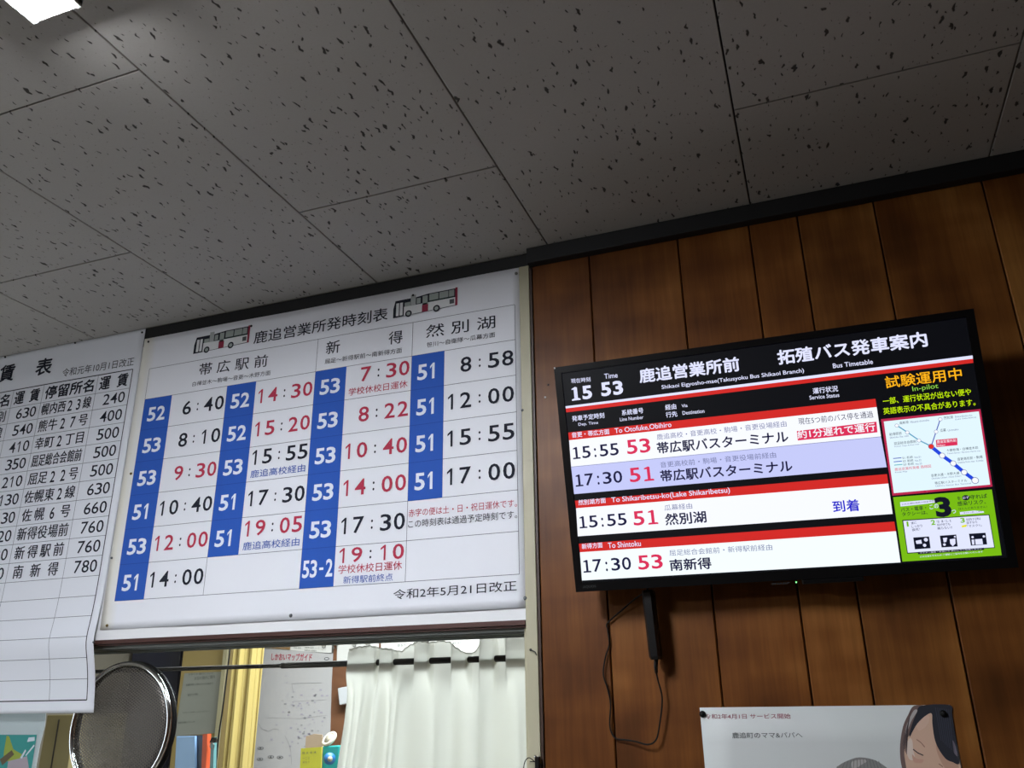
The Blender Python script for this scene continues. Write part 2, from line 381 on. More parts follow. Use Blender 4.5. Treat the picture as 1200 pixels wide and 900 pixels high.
# window into the office
win = struct_empty('window_1', V3(-1.2, S, -.55))
mb = MB()
mb.box(V3(X0, S - .004, .1375), V3(-.5595, S + .012, .1475), SILL); mb.box(V3(X0, S + .001, .1335), V3(-.5595, S + .012, .1376), SILL)
mb.build('head_rail', win, bevel=.001)
mb = MB()
mb.box(V3(X0, S + .012, .140), V3(-.559, S + .12, .150), ALU)
mb.box(V3(X0, S + .0125, .127), V3(-.559, S + .016, .1398), ALU); mb.box(V3(X0, S + .030, .124), V3(-.559, S + .034, .1398), ALU2)
mb.box(V3(X0, S + .050, .1225), V3(-.559, S + .054, .1398), ALU); mb.box(V3(X0, S + .074, .120), V3(-.559, S + .078, .1398), ALU2)
mb.build('sliding_track', win)
mb = MB(); mb.box(V3(-.568, S + .012, -.55), V3(-.5586, S + .12, .1398), CREAM); mb.build('jamb', win)
mb = MB(); mb.box(V3(X0, S - .02, -.57), V3(-.5595, S + .14, -.5505), CREAM); mb.build('window_ledge', win, bevel=.003)
GY = S + .042
mb = MB(); mb.box(V3(-3.2, GY, -.548), V3(-.5685, GY + .004, .130), GLASS); mb.build('glass_pane', win)

# office behind the window
OB = 3.55
mb = MB(); mb.box(V3(X0, 4.4, FZ), V3(X1, 4.5, H + .3), mat('office_white', '#d4d4d0', .8)); mb.build('wall_office', kind='structure')
mb = MB(); mb.box(V3(X0, S + .12, H + .02), V3(X1, 4.5, H + .1), mat('office_white', '#d4d4d0', .8)); mb.build('ceiling_office', kind='structure')
BROWN = mat('brown_board', '#7b5138', .6)
def brown():
    N, L, b = nodes(BROWN); f, _ = noise(BROWN, mapping(BROWN, tex_coord(BROWN), (6, 6, 20)), 1, 4); L.new(mixc(BROWN, f, lin('#8d6041'), lin('#5d3a2b')), b.inputs['Base Color'])
brown()
mb = MB(); mb.box(V3(-2.2, OB, FZ), V3(.6, OB + .05, 1.0), BROWN); part = mb.build('wall_partition', kind='structure')

# ================================================================ LAMPS
def lamp(name, x0, x1, ya, yb, label, group=None):
    t = thing(name, V3((x0 + x1) / 2, (ya + yb) / 2, H), label, 'lamp', group)
    hs = mat('lamp_housing', '#d8d8d4', .4); em = mat('lamp_diffuser', '#f4f8ff', emit=LAMP)
    m_ = MB(); m_.box(V3(x0 - .012, ya - .01, H - .034), V3(x1 + .012, yb + .012, H - .0005), hs)
    for s_ in (0, 1):
        xx = x0 - .012 if s_ == 0 else x1 + .004
        m_.box(V3(xx, ya - .01, H - .0455), V3(xx + .008, yb + .012, H - .034), hs)
    m_.box(V3(x0 - .012, yb + .003, H - .0425), V3(x1 + .012, yb + .012, H - .034), hs)
    m_.build('housing', t, bevel=.001)
    m_ = MB(); m_.box(V3(x0, ya, H - .052), V3(x1, yb, H - .0342), em); m_.build('diffuser', t, bevel=.004)
lamp('ceiling_lamp', -.950, -.884, .02, .632, 'lit white ceiling lamp at the upper left corner of the picture')
lamp('ceiling_lamp', -2.45, -2.37, -1.6, -.98, 'added ceiling lamp out of view further back on the left, for fill light')  # out-of-view lamp added as fill for the room
# office light
al = bpy.data.lights.new('office_light', 'AREA'); al.shape = 'RECTANGLE'; al.size = 1.6; al.size_y = .5; al.energy = OFFICE; al.color = (.93, .97, 1)
ao = bpy.data.objects.new('office_light', al); C.objects.link(ao); ao.location = V3(-1.1, 2.5, .93)

# ================================================================ TIMETABLE
def sheet_mesh(surf, u0, v0, u1, v1, m, nu, nv, th=.0006):
    b = MB(); vs = []; 
    for off in (0, -th):
        for j in range(nv + 1):
            for i in range(nu + 1): vs.append(surf.w(u0 + (u1 - u0) * i / nu, v0 + (v1 - v0) * j / nv, off))
    n = (nu + 1) * (nv + 1); fs = []
    q = lambda i, j: j * (nu + 1) + i
    for j in range(nv):
        for i in range(nu):
            fs.append((q(i, j), q(i + 1, j), q(i + 1, j + 1), q(i, j + 1))); fs.append((n + q(i, j), n + q(i, j + 1), n + q(i + 1, j + 1), n + q(i + 1, j)))
    for i in range(nu): fs += [(q(i, 0), n + q(i, 0), n + q(i + 1, 0), q(i + 1, 0)), (q(i, nv), q(i + 1, nv), n + q(i + 1, nv), n + q(i, nv))]
    for j in range(nv): fs += [(q(0, j), q(0, j + 1), n + q(0, j + 1), n + q(0, j)), (q(nu, j), n + q(nu, j), n + q(nu, j + 1), q(nu, j + 1))]
    b.add(vs, fs, m, True); return b
def tt_disp(u, v): return .0028 + .0012 * math.sin(u * 7 + v * 3) * math.sin(v * 9 - u * 2) + .0006 * math.sin(u * 19 + 2)
TS = Surf(V3(0, S, 0), (1, 0, 0), (0, 0, 1), (0, -1, 0), tt_disp)
mb = MB(); mb.box(V3(-1.66, S + .0002, .1478), V3(-.5590, S + .0038, .934), mat('board_white', '#e4e5e6', .5)); bo = mb.build('backing_board')
tag(bo, 'thin white board whose edge shows as a strip under the bus departure timetable', 'board')
tt = thing('timetable_poster', V3(-1.1, S, .17), 'large white bus departure timetable with blue route number columns', 'poster')
sheet_mesh(TS, -1.646, .171, -.5595, .936, PAPER, 60, 44).build('paper_sheet', tt)
BLUE = ink('blue', '#2a57b0'); BK = ink('black', '#1b1f2c'); RED = ink('red', '#b5364f'); WH = ink('white', '#dfe6f2'); NB = ink('note_blue', '#3b5cae'); GR = ink('grey_rule', '#4e535c')
VX = [-1.613, -1.525, -1.350, -1.263, -1.090, -1.003, -.8287, -.745, -.571]
RZ = [.756, .670, .584, .497, .411, .324, .237]
pr = Print(TS)
def vseg(u, v0, v1, w=.0011): pr.line((u, v0), (u, v1), w, GR, 12)
def hseg(v, u0, u1, w=.0011): pr.line((u0, v), (u1, v), w, GR, 16)
for k, ex in ((0, RZ[6]), (2, RZ[6]), (4, RZ[6]), (6, RZ[6]), (8, RZ[6])): vseg(VX[k], .843 if k in (0, 4, 6, 8) else .756, ex)
for i, z in enumerate(RZ): hseg(z, VX[0], VX[8])
hseg(.843, VX[0], VX[8])
pr.build('grid_rules', tt)
pr = Print(TS, .0005)
for (k, n) in ((0, 6), (2, 5), (4, 6), (6, 4)):
    for r in range(n):
        for q in range(2):             # split so that the cells follow the sheet
            ua = VX[k] + (VX[k + 1] - VX[k]) * q / 2; ub = VX[k] + (VX[k + 1] - VX[k]) * (q + 1) / 2
            for h_ in range(2):
                va = RZ[r + 1] + (RZ[r] - RZ[r + 1]) * h_ / 2; vb = RZ[r + 1] + (RZ[r] - RZ[r + 1]) * (h_ + 1) / 2
                pr.rect(ua, va, ub, vb, BLUE)
    for r in range(1, n): pr.line((VX[k], RZ[r]), (VX[k + 1], RZ[r]), .001, ink('deep_blue', '#1d3f8c'), 4, .0001)
    pr.flush('route_column', tt)
pr = Print(TS, .0007)
cols = {0: ['52', '53', '53', '51', '53', '51'], 2: ['52', '52', '53', '51', '51'], 4: ['53', '53', '53', '53', '53', '53-2'], 6: ['51', '51', '51', '51']}
for k, ns in cols.items():
    for r, t in enumerate(ns):
        w = VX[k + 1] - VX[k]; c = (VX[k] + VX[k + 1]) / 2; zc = (RZ[r] + RZ[r + 1]) / 2 - .002; hw = .46 * w if '-' in t else (.31 if t.endswith('1') else .33) * w
        pr.digits(t, c - (.31 if '-' not in t else .44) * w, zc - .0195, c + (.33 if '-' not in t else .45) * w, zc + .0195, WH, .022, .88)
        pr.flush('route_number', tt)
pr = Print(TS, .0007)
SUB = '鹿追高校経由'; HOL = '学校休校日運休'
times = {1: [('6:40', 0), ('8:10', 0), ('9:30', 1), ('10:40', 0), ('12:00', 1), ('14:00', 0)],
         3: [('14:30', 1), ('15:20', 1), ('15:55', 0, SUB), ('17:30', 0), ('19:05', 1, SUB)],
         5: [('7:30', 1, HOL), ('8:22', 1), ('10:40', 1), ('14:00', 1), ('17:30', 0), ('19:10', 1, HOL, '新得駅前終点')],
         7: [('8:58', 0), ('12:00', 0), ('15:55', 0), ('17:00', 0)]}
for k, ts in times.items():
    for r, t in enumerate(ts):
        u1 = VX[k + 1]; wd_ = VX[k + 1] - VX[k]; ch = RZ[r] - RZ[r + 1]; m_ = RED if t[1] else BK
        W_ = .93 * wd_ if len(t[0]) == 5 else .73 * wd_
        f = .49 if len(t) == 2 else (.32 if len(t) == 3 else .245)
        zc = RZ[r] - ch * f; h_ = .0185 if len(t) < 4 else .0165; ue = u1 - .03 * wd_
        pr.digits(t[0], ue - (.93 if len(t[0]) == 5 else .735) * wd_, zc - h_, ue, zc + h_, m_, .010, .80, BK); pr.flush('departure_time', tt)
        if len(t) > 2:
            sc_ = RZ[r] - ch * (.80 if len(t) == 3 else .60); pr.text(t[2], VX[k] + .06 * wd_, sc_ - .0085, u1 - .05 * wd_, sc_ + .0105, RED if t[2] == HOL else NB, .004); pr.flush('remark', tt)
        if len(t) > 3:
            sc_ = RZ[r] - ch * .86; pr.text(t[3], VX[k] + .14 * wd_, sc_ - .008, u1 - .17 * wd_, sc_ + .008, NB, .0); pr.flush('remark', tt)
pr.text('赤字の便は土・日・祝日運休です。', VX[6] + .003, .375, VX[8] - .002, .392, RED, .0); pr.flush('lettering', tt)
pr.text('この時刻表は通過予定時刻です。', VX[6] + .003, .351, VX[8] - .002, .368, BK, .0); pr.flush('lettering', tt)
pr.ptext('令和2年5月21日改正', (461.5, 703), (606.2, 692.5), 12, BK, .004); pr.flush('lettering', tt)
pr.ptext('鹿追営業所発時刻表', (298, 404), (454.9, 375.5), 14.5, BK, .008); pr.flush('lettering', tt)
pr.ptext('帯 広 駅 前', (234, 441), (314, 430), 14, BK, .008); pr.flush('lettering', tt)
pr.ptext('白樺並木～駒場～音更～木野方面', (226.4, 453.6), (317.6, 440), 5.5, BK, .0); pr.flush('lettering', tt)
pr.ptext('新', (382.7, 416.4), (399, 413.8), 15, BK, .008); pr.flush('lettering', tt); pr.ptext('得', (456, 404.8), (472.2, 402.4), 15, BK, .008); pr.flush('lettering', tt)
pr.ptext('屈足～新得駅前～南新得方面', (381.7, 427.5), (471.6, 414), 6, BK, .0); pr.flush('lettering', tt)
pr.ptext('然 別 湖', (499.8, 396.8), (581, 384.8), 15, BK, .008); pr.flush('lettering', tt)
pr.ptext('笹川～自衛隊～瓜幕方面', (500.8, 408), (580.6, 395.6), 6, BK, .0); pr.flush('lettering', tt)
pr.build('lettering', tt)
# two printed buses
def bus(bl, br):
    a = TS.px(*bl); b_ = TS.px(*br); Wb = b_[0] - a[0]; Hb = Wb * .285
    lvl = max(tt_disp(a[0] + Wb * i / 8, a[1] + Hb * j / 2) for i in range(9) for j in range(3)); p = Print(Surf(V3(0, S, 0), (1, 0, 0), (0, 0, 1), (0, -1, 0), lambda u, v: lvl), .0003)
    U = lambda x, y: (a[0] + x * Wb, a[1] + (b_[1] - a[1]) * x + y * Hb)
    q = lambda pts, m_, l=0.: p.poly([U(*t) for t in pts], m_, l)
    R_ = lambda x0, y0, x1, y1, m_, l=0.: q([(x0, y0), (x1, y0), (x1, y1), (x0, y1)], m_, l)
    W1 = ink('bus_white', '#d9dbdc'); G2 = ink('bus_glass', '#9aa29e'); GG = ink('bus_green', '#1f3b32'); RR = ink('bus_red', '#8c2f45')
    q([(0, 0), (.985, .06), (1, .3), (.99, 1.0), (.55, 1.0), (.36, .93), (.03, .93), (.0, .5)], BK)
    q([(.17, .03), (.97, .09), (.985, .52), (.17, .52)], W1, .0001)
    for x in (.045, .105): R_(x, .08, x + .045, .78, W1, .0001)
    R_(.18, .52, .27, .74, G2, .0001); R_(.275, .50, .355, 1.08, ink('bus_roof', '#a8acac'), .0001)
    R_(.37, .56, .43, .86, G2, .0001); R_(.46, .42, .54, .92, G2, .0001); R_(.455, .05, .55, .42, RR, .0002)
    for x0, x1 in ((.565, .705), (.72, .86), (.87, .95)): R_(x0, .60, x1, .95, G2, .0001)
    R_(.55, .52, .96, .57, GG, .0001); R_(.88, .20, .95, .44, ink('bus_mark', '#555a5c'), .0002); R_(.965, .06, 1.0, 1.04, RR, .0002)
    for x in (.245, .68):
        c = U(x, .10); p.disc(c[0], c[1], Wb * .052, BK, .0003, 20); p.disc(c[0], c[1], Wb * .030, G2, .0004, 16)
    return p.build('printed_bus', tt)
bus((227.6, 415.6), (292.6, 403.2)); bus((461.4, 373.8), (536.8, 359.6))

# ================================================================ FARE TABLE
KN = [(.40, 0), (.31, .0), (.25, .001), (.20, .004), (.155, .009), (.135, .007), (.107, -.003), (.061, -.015), (.014, -.022), (-.03, -.027)]
def fd(v):
    if v >= KN[0][0]: return 0
    for (a, da), (b, db) in zip(KN[:-1], KN[1:]):
        if v >= b:
            t = (a - v) / (a - b); t = t * t * (3 - 2 * t) if False else t; return da + (db - da) * t
    return KN[-1][1]
def fd_s(v): return sum(fd(v + d) * w for d, w in ((-.016, .2), (-.008, .2), (0, .2), (.008, .2), (.016, .2)))
def fare_disp(u, v): return .0022 + fd_s(v) + .0008 * math.sin(u * 11 + v * 5)
FS = Surf(V3(0, S - .0015, 0), (1, 0, 0), (0, 0, 1), (0, -1, 0), fare_disp)
ft = thing('fare_table_poster', V3(-2.0, S, 0), 'white bus fare table with black ruled rows hanging over the window edge', 'poster')
sheet_mesh(FS, -2.55, -.0145, -1.6495, .9685, FAREP, 40, 110).build('paper_sheet', ft)
fx = [-1.672, -1.7905, -1.986, -2.102, -2.297, -2.413]
fz = [.8515, .797, .7495, .700, .650, .6005, .5505, .5005, .4505, .401, .3515, .302, .2535, .2055, .157, .109, .0615, .014]
pr = Print(FS); RK = ink('rule_black', '#23252b')
for i, z in enumerate(fz): pr.line((fx[-1], z), (fx[0], z), .0026 if i in (0, len(fz) - 1) else .0011, RK if i in (0, len(fz) - 1) else GR, 20)
for i, u in enumerate(fx): pr.line((u, fz[-1]), (u, fz[0]), .0026 if i in (0, 5) else .0011, RK if i in (0, 5) else GR, 110)
pr.build('grid_rules', ft)
pr = Print(FS, .0006)
names = ['幌内西23線', '熊牛27号', '幸町2丁目', '屈足総合会館前', '屈足22号', '佐幌東2線', '佐幌6号', '新得役場前', '新得駅前', '南新得']
fares = ['240', '400', '500', '500', '500', '630', '660', '760', '760', '780']
left = ['630', '540', '410', '350', '210', '130', '130', '220', '220', '210', '210']
for r in range(11):
    zb = fz[r + 2] + .0095; h_ = .031
    if r < 10:
        pr.digits(fares[r], fx[0] - .086, zb, fx[0] - .012, zb + h_, BK, .004, .88); pr.flush('fare', ft)
        pr.spread(names[r], fx[2] + .008, fx[1] - .008, fz[r + 2] + .008, .034, BK, .012); pr.flush('stop_name', ft)
    pr.digits(left[r], fx[2] - .086, zb, fx[2] - .012, zb + h_, BK, .004, .88); pr.flush('fare', ft)
pr.spread('別', fx[3] - .046, fx[3] - .010, fz[2] + .008, .034, BK, .012); pr.flush('lettering', ft); pr.spread('線', fx[3] - .046, fx[3] - .010, fz[3] + .008, .034, BK, .012); pr.flush('lettering', ft)
pr.spread('町', fx[3] - .046, fx[3] - .010, fz[4] + .008, .034, BK, .012); pr.flush('lettering', ft)
pr.text('運', fx[1] + .010, fz[1] + .008, fx[1] + .047, fz[0] - .008, BK, .03); pr.flush('lettering', ft); pr.text('賃', fx[0] - .048, fz[1] + .008, fx[0] - .011, fz[0] - .008, BK, .03); pr.flush('lettering', ft)
pr.text('停留所名', fx[2] + .010, fz[1] + .008, fx[1] - .010, fz[0] - .008, BK, .03); pr.flush('lettering', ft)
pr.text('運', fx[3] + .010, fz[1] + .008, fx[3] + .047, fz[0] - .008, BK, .03); pr.flush('lettering', ft); pr.text('賃', fx[2] - .048, fz[1] + .008, fx[2] - .011, fz[0] - .008, BK, .03); pr.flush('lettering', ft)
pr.text('停留所名', fx[4] + .010, fz[1] + .008, fx[3] - .010, fz[0] - .008, BK, .03); pr.flush('lettering', ft)
pr.ptext('令和元年10月1日改正', (73.5, 442.5), (157, 428.5), 9.5, BK, 0); pr.flush('lettering', ft)
pr.ptext('表', (41.5, 441.5), (60.5, 438.5), 19, BK, .03); pr.flush('lettering', ft); pr.ptext('賃', (-2, 449), (16, 446), 19, BK, .03); pr.flush('lettering', ft)
pr.build('lettering', ft)

# ================================================================ PINS
def pin(px, py, Y, r, m, label, cat='pin', name='push_pin', h=.004):
    c = P(px, py, Y - .001); b = MB(); b.lathe(c + Vector((0, .0012, 0)), (0, -1, 0), [(r * .9, 0), (r, .0006), (r * .92, h * .5), (r * .6, h * .85), (r * .15, h)], m, 14)
    tag(b.build(name, loc=c), label, cat, 'pins holding up the wall posters')
DP = mat('pin_dark', '#232528', .4, .3); BR_ = mat('pin_brass', '#7d6a3e', .35, .9); GP = mat('pin_grey', '#6f7276', .4, .6)
YT = S - .003
pin(174, 400.5, YT, .0033, DP, 'dark pin at the top left corner of the departure timetable')
pin(294.4, 382, YT, .0033, DP, 'dark pin above the first printed bus on the timetable')
pin(484, 346, YT, .0033, DP, 'dark pin above the second printed bus near the timetable top')
pin(605, 320.5, YT, .0038, STEEL, 'shiny steel pin at the top right corner of the timetable', h=.006)
pin(612.3, 480.8, YT, .0035, GP, 'grey pin on the right margin of the timetable beside the 12:00 row')
pin(615.5, 701, YT, .0042, GP, 'grey pin at the lower right corner of the timetable')
pin(340.6, 721.4, YT, .0042, GP, 'grey pin in the bottom margin of the timetable')
pin(125.3, 733, YT, .0036, BR_, 'brass pin at the lower left corner of the timetable')
pin(153.4, 555, YT, .0036, BR_, 'brass pin on the left margin of the timetable beside the fare table')
pin(166.5, 389.5, S - .005, .003, DP, 'dark pin at the top right corner of the fare table')
pin(88, 401.8, S - .005, .003, DP, 'dark pin in the top edge of the fare table above its date')
pin(6, 418.5, S - .005, .003, DP, 'dark pin in the top edge of the fare table at the picture edge')
pin(130.7, 653.8, S - .005, .003, GP, 'pale grey pin in the fare table margin beside the 780 row')
pin(109.6, 752.5, S - .012, .003, GP, 'pale grey pin low on the bulging right margin of the fare table')

# ================================================================ TELEVISION
TW, TH = .733, .4268; TA = math.radians(13.36)
TC = V3(-.0655, 1.4868, .3937); yaw = math.radians(1.1)
tU = Vector((math.cos(yaw), math.sin(yaw), 0)); tN = Vector((math.sin(yaw) * math.cos(TA), -math.cos(yaw) * math.cos(TA), -math.sin(TA))); tV = tN.cross(tU).normalized()
if tV.z < 0: tV = -tV
tN = tU.cross(tV).normalized()
TV = Surf(TC, tU, tV, tN)
tv = thing('television', TC - tV * TH / 2, 'black wall-mounted television tilted forward, showing the live bus departure board', 'television')
def tbox(b, u0, v0, n0, u1, v1, n1, m):
    lo = [TV.w(u0, v0, n0), TV.w(u1, v0, n0), TV.w(u1, v1, n0), TV.w(u0, v1, n0)]; hi = [TV.w(u0, v0, n1), TV.w(u1, v0, n1), TV.w(u1, v1, n1), TV.w(u0, v1, n1)]
    b.prism(hi, lo, m)
BZ = mat('bezel_black', '#08090b', .28, spec=.45)
sL, sB = TV.px(681.8, 680.6); sR, _ = TV.px(1174.2, 650.6)
su0, su1 = -TW / 2 + .0135, TW / 2 - .0135; sv0, sv1 = -TH / 2 + .0165, TH / 2 - .0125
b = MB()
tbox(b, -TW / 2, -TH / 2, -.016, TW / 2, sv0, 0, BZ); tbox(b, -TW / 2, sv1, -.016, TW / 2, TH / 2, 0, BZ)
tbox(b, -TW / 2, sv0, -.016, su0, sv1, 0, BZ); tbox(b, su1, sv0, -.016, TW / 2, sv1, 0, BZ)
b.build('bezel', tv)
b = MB(); tbox(b, -TW / 2 + .006, -TH / 2 + .006, -.040, TW / 2 - .006, TH / 2 - .006, -.0162, BLKM); tbox(b, -.22, -.16, -.058, .22, .10, -.0405, BLKM); b.build('back_housing', tv, bevel=.004)
b = MB(); tbox(b, su0 + .0002, sv0 + .0002, -.010, su1 - .0002, sv1 - .0002, -.0022, glow('dark', '#04060f', .6)); b.build('screen_panel', tv)
b = MB(); tbox(b, .035, -TH / 2 - .0085, -.014, .135, -TH / 2 - .0002, -.001, BZ); rc = b.build('receiver_bar', tv, bevel=.002)
b = MB(); c_ = TV.px(933.3, 684.2); c_ = TV.w(c_[0], -TH / 2 - .0040, -.0008); b.lathe(c_, tN, [(.0012, 0), (.0011, .0006), (.0004, .001)], glow('led', '#7dff8a', 3.0), 10); b.build('power_light', rc)
# bracket to the wall
b = MB(); top = TC - tN * .058
for sx in (-.1, .1):
    a = TV.w(sx, .02, -.058); b.prism([a + Vector((-.015, 0, -.012)), a + Vector((.015, 0, -.012)), a + Vector((.015, 0, .012)), a + Vector((-.015, 0, .012))],
                                    [Vector((a.x - .015, S - .006, a.z - .012)), Vector((a.x + .015, S - .006, a.z - .012)), Vector((a.x + .015, S - .006, a.z + .012)), Vector((a.x - .015, S - .006, a.z + .012))], BLKM)
b.box((TC.x - .14, S - .006, TC.z - .07), (TC.x + .14, S - .0005, TC.z + .10), BLKM); b.build('wall_bracket', tv)
# picture on the screen
bg = Print(TV, -.0018); p = Print(TV, -.0012)
sW = glow('white', '#f4f7ff'); sWy = glow('warm_white', '#f2fbff'); sLv = glow('lavender', '#c3c8f6'); sR_ = glow('red', '#cf2622'); sNv = glow('navy', '#0d0c3c', 1.0); sPk = glow('crimson', '#d92c57'); sBL = glow('blue', '#1414c8'); sGB = glow('slate', '#6d739e'); sH = glow('head_white', '#dfe2ff')
sOr = glow('amber', '#ffb416'); sLm = glow('lime', '#c8f000'); sLg = glow('pale_green', '#8fd24a'); sGn = glow('green', '#76b80c'); sPb = glow('map_border', '#b7264c'); sDk = glow('ink', '#0a0f22'); sRl = glow('route_blue', '#1f45dc'); sTl = glow('teal', '#58b3bd'); sMid = glow('mid_blue', '#4a66c4'); sVio = glow('route_violet', '#5360b8')
Q = bg.ppoly
Q([(662.3, 476.0), (1140, 416.3), (1140.3, 420.2), (662.7, 478.6)], sH); Q([(662.7, 478.6), (1140.3, 420.2), (1141, 425), (663.4, 483.2)], sR_)
Q([(665.6, 506.9), (1026, 467.2), (1027.5, 476.9), (666.6, 515.9)], sR_)
Q([(666.6, 515.9), (1027.5, 476.9), (1032.6, 511.7), (669, 547.2)], sW); Q([(669, 547.2), (1032.6, 511.7), (1039.3, 547.4), (672.5, 579.1)], sLv)
bg.line(TV.px(669, 547.2), TV.px(1032.6, 511.7), .0008, sGB, lift=.0002)
Q([(673.4, 586.8), (1039.6, 555.6), (1041.2, 566.7), (674.8, 595.6)], sR_); Q([(674.8, 595.6), (1041.2, 566.7), (1046.2, 602.3), (676.9, 628.6)], sW)
Q([(678, 637.3), (1048.2, 611.3), (1050.1, 622.6), (679.3, 647.3)], sR_); Q([(679.3, 647.3), (1050.1, 622.6), (1055.5, 659.2), (681.8, 680.4)], sWy)
bg.ppoly([(933.8, 505.1), (1027.2, 494.0), (1028.4, 506.6), (934.9, 516.2)], sPk, .0003)
Q([(1032.5, 491.2), (1149.2, 479.2), (1163.4, 570.2), (1045.9, 581)], sPb); bg.ppoly([(1035.8, 493.9), (1147.3, 482.0), (1160.6, 567.9), (1047.6, 577.9)], glow('map_white', '#dff3fb'), .0003)
Q([(1046.8, 582.7), (1162.6, 573.6), (1174.2, 650.8), (1057.7, 658.3)], sGn)
bg.ppoly([(1057.4, 609.5), (1159.6, 602.8), (1166.2, 642.2), (1063.3, 648.9)], sDk, .0003); bg.ppoly([(1058.6, 610.5), (1158.8, 603.8), (1165.2, 641.4), (1064.0, 647.8)], glow('panel_white', '#dfe4fb'), .0006)
bg.build('picture_area', tv)
T0 = p.ptext
def T(t, bl, br, h, m, bold=0., lift=.0002):
    if h < 13 or any(c not in '0123456789:' for c in t):
        if h < 9 and t.isascii(): bold = min(bold, .008)
        T0(t, bl, br, h, m, bold, lift); p.flush('lettering', tv); return
    adv = [.454 if c == ':' else .636 for c in t]; box = {':': (.17, .29), '1': (.10, .57)}
    x0 = box.get(t[0], (.055, .58))[0]; x1 = sum(adv[:-1]) + box.get(t[-1], (.055, .58))[1]; x = 0
    a = TV.px(*bl); b_ = TV.px(*br); c = TV.px((bl[0] + br[0]) / 2, (bl[1] + br[1]) / 2 - h); hh = c[1] - (a[1] + b_[1]) / 2; W_ = b_[0] - a[0]
    for ch, ad_ in zip(t, adv):
        q0, q1 = box.get(ch, (.055, .58)); f0 = (x + q0 - x0) / (x1 - x0); f1 = (x + q1 - x0) / (x1 - x0); v = a[1] + (b_[1] - a[1]) * (f0 + f1) / 2
        gl = '\uff11' if ch == '1' else ch; k = .75 if ch == ':' else 1; st_ = hh * .032 * (1 + bold * 60)
        if ch == '1':
            for i, (dx, dy) in enumerate(((0, 0), (st_, 0), (-st_, 0), (0, st_), (0, -st_ * .0))): p.text(gl, a[0] + W_ * f0 + st_ + dx, v + dy * .5, a[0] + W_ * f1 - st_ + dx, v + hh * k - st_ * .5 + dy * .5, m, 0, lift + i * .000004)
        else: p.text(gl, a[0] + W_ * f0, v, a[0] + W_ * f1, v + hh * k, m, bold + .004, lift)
        x += ad_
    p.flush('lettering', tv)
T('現在時刻', (669.3, 449.3), (692, 447), 5.5, sH, .01); T('Time', (708.3, 444), (723.9, 442.3), 6, sH, .02)
T('15', (670.2, 469.6), (694.3, 467.0), 16, sH, .03); T('53', (705, 464.7), (730.7, 461.8), 16.5, sH, .03)
T('鹿追営業所前', (749.9, 449.1), (867.4, 434.6), 17, sH, .035); T('Shikaoi Eigyosho-mae(Takusyoku Bus Shikaoi Branch)', (775.6, 457.3), (942.6, 437.6), 6.2, sH, .015)
T('拓殖バス発車案内', (912.3, 427.7), (1087.8, 405.8), 18, sH, .035); T('Bus Timetable', (976.5, 431.5), (1023.3, 426.3), 5.6, sH, .02)
T('発車予定時刻', (670.5, 493.9), (708.3, 489.8), 6.6, sH, .02); T('Dep. Time', (677.9, 500), (701, 497.7), 4.4, sH, .01)
T('系統番号', (728.8, 487.1), (754.1, 484), 6.6, sH, .02); T('Line Number', (726.6, 493.7), (754.1, 490.8), 4.2, sH, .01)
T('経由', (779.8, 480.7), (792.6, 479.2), 6.6, sH, .02); T('行先', (780.5, 489.5), (793.9, 488), 6.6, sH, .02)
T('Via', (798.9, 477.6), (805.8, 476.8), 3.8, sH, .01); T('Destination', (800, 486.2), (825.5, 483.6), 4.4, sH, .01)
T('運行状況', (953, 461.7), (982.4, 458.5), 7, sH, .02); T('Service Status', (949, 468.4), (983.8, 465), 4.8, sH, .01)
T('音更・帯広方面', (670.2, 513.1), (714.2, 508.8), 6.4, sH, .02); T('To Otofuke,Obihiro', (720.6, 508.8), (787.1, 501.2), 7, sH, .03)
T('15:55', (671.6, 538.2), (725.5, 533.1), 14.2, sNv, .006); T('53', (735.3, 532.6), (762.8, 529.8), 17, sPk, .012)
T('鹿追高校・音更高校・駒場・音更役場経由', (770, 515.5), (922, 499.8), 7, sGB, .0); T('帯広駅バスターミナル', (770.5, 532), (924.6, 518.3), 14, sNv, .028)
T('現在5つ前のバス停を通過', (936.2, 497.8), (1023.8, 489.2), 8, sNv, .0)
p.ptext('約1分遅れで運行', (935.2, 514.4), (1026.2, 505.0), 10, sW, .02, .0008)
T('17:30', (674.7, 570.4), (729.7, 565.4), 14.2, sNv, .006); T('51', (738.5, 565.4), (766.7, 563), 17, sPk, .012)
T('音更高校前・駒場・音更役場前経由', (774, 548.2), (909.7, 536.4), 7, sGB, .0); T('帯広駅バスターミナル', (774.5, 564.8), (929.4, 552.6), 14, sNv, .028)
T('然別湖方面', (677.8, 592.3), (709.9, 589.4), 6.4, sH, .02); T('To Shikaribetsu-ko(Lake Shikaribetsu)', (716.8, 590.6), (855.8, 579.0), 8, sH, .03)
T('15:55', (679.3, 619.3), (734.8, 615.3), 14.2, sNv, .006); T('51', (742.9, 616.2), (771.5, 614), 17, sPk, .012)
T('瓜幕経由', (778.8, 598.6), (811.3, 596), 6.8, sGB, .0); T('然別湖', (780, 615.8), (828.3, 612.3), 14, sNv, .028)
T('到着', (976.8, 600.8), (1008, 598.6), 14, sBL, .025)
T('新得方面', (682, 643.7), (706.2, 641.8), 6.4, sH, .02); T('To Shintoku', (712.6, 642.6), (751.1, 640), 6.6, sH, .03)
T('17:30', (683.8, 671.3), (740.1, 667.5), 15, sNv, .006); T('53', (748.4, 668.1), (777.3, 666), 17, sPk, .012)
T('屈足総合会館前・新得駅前経由', (784.7, 651.6), (905.3, 644.7), 7.2, sGB, .0); T('南新得', (785.6, 669.3), (834.2, 666.6), 13.8, sNv, .028)
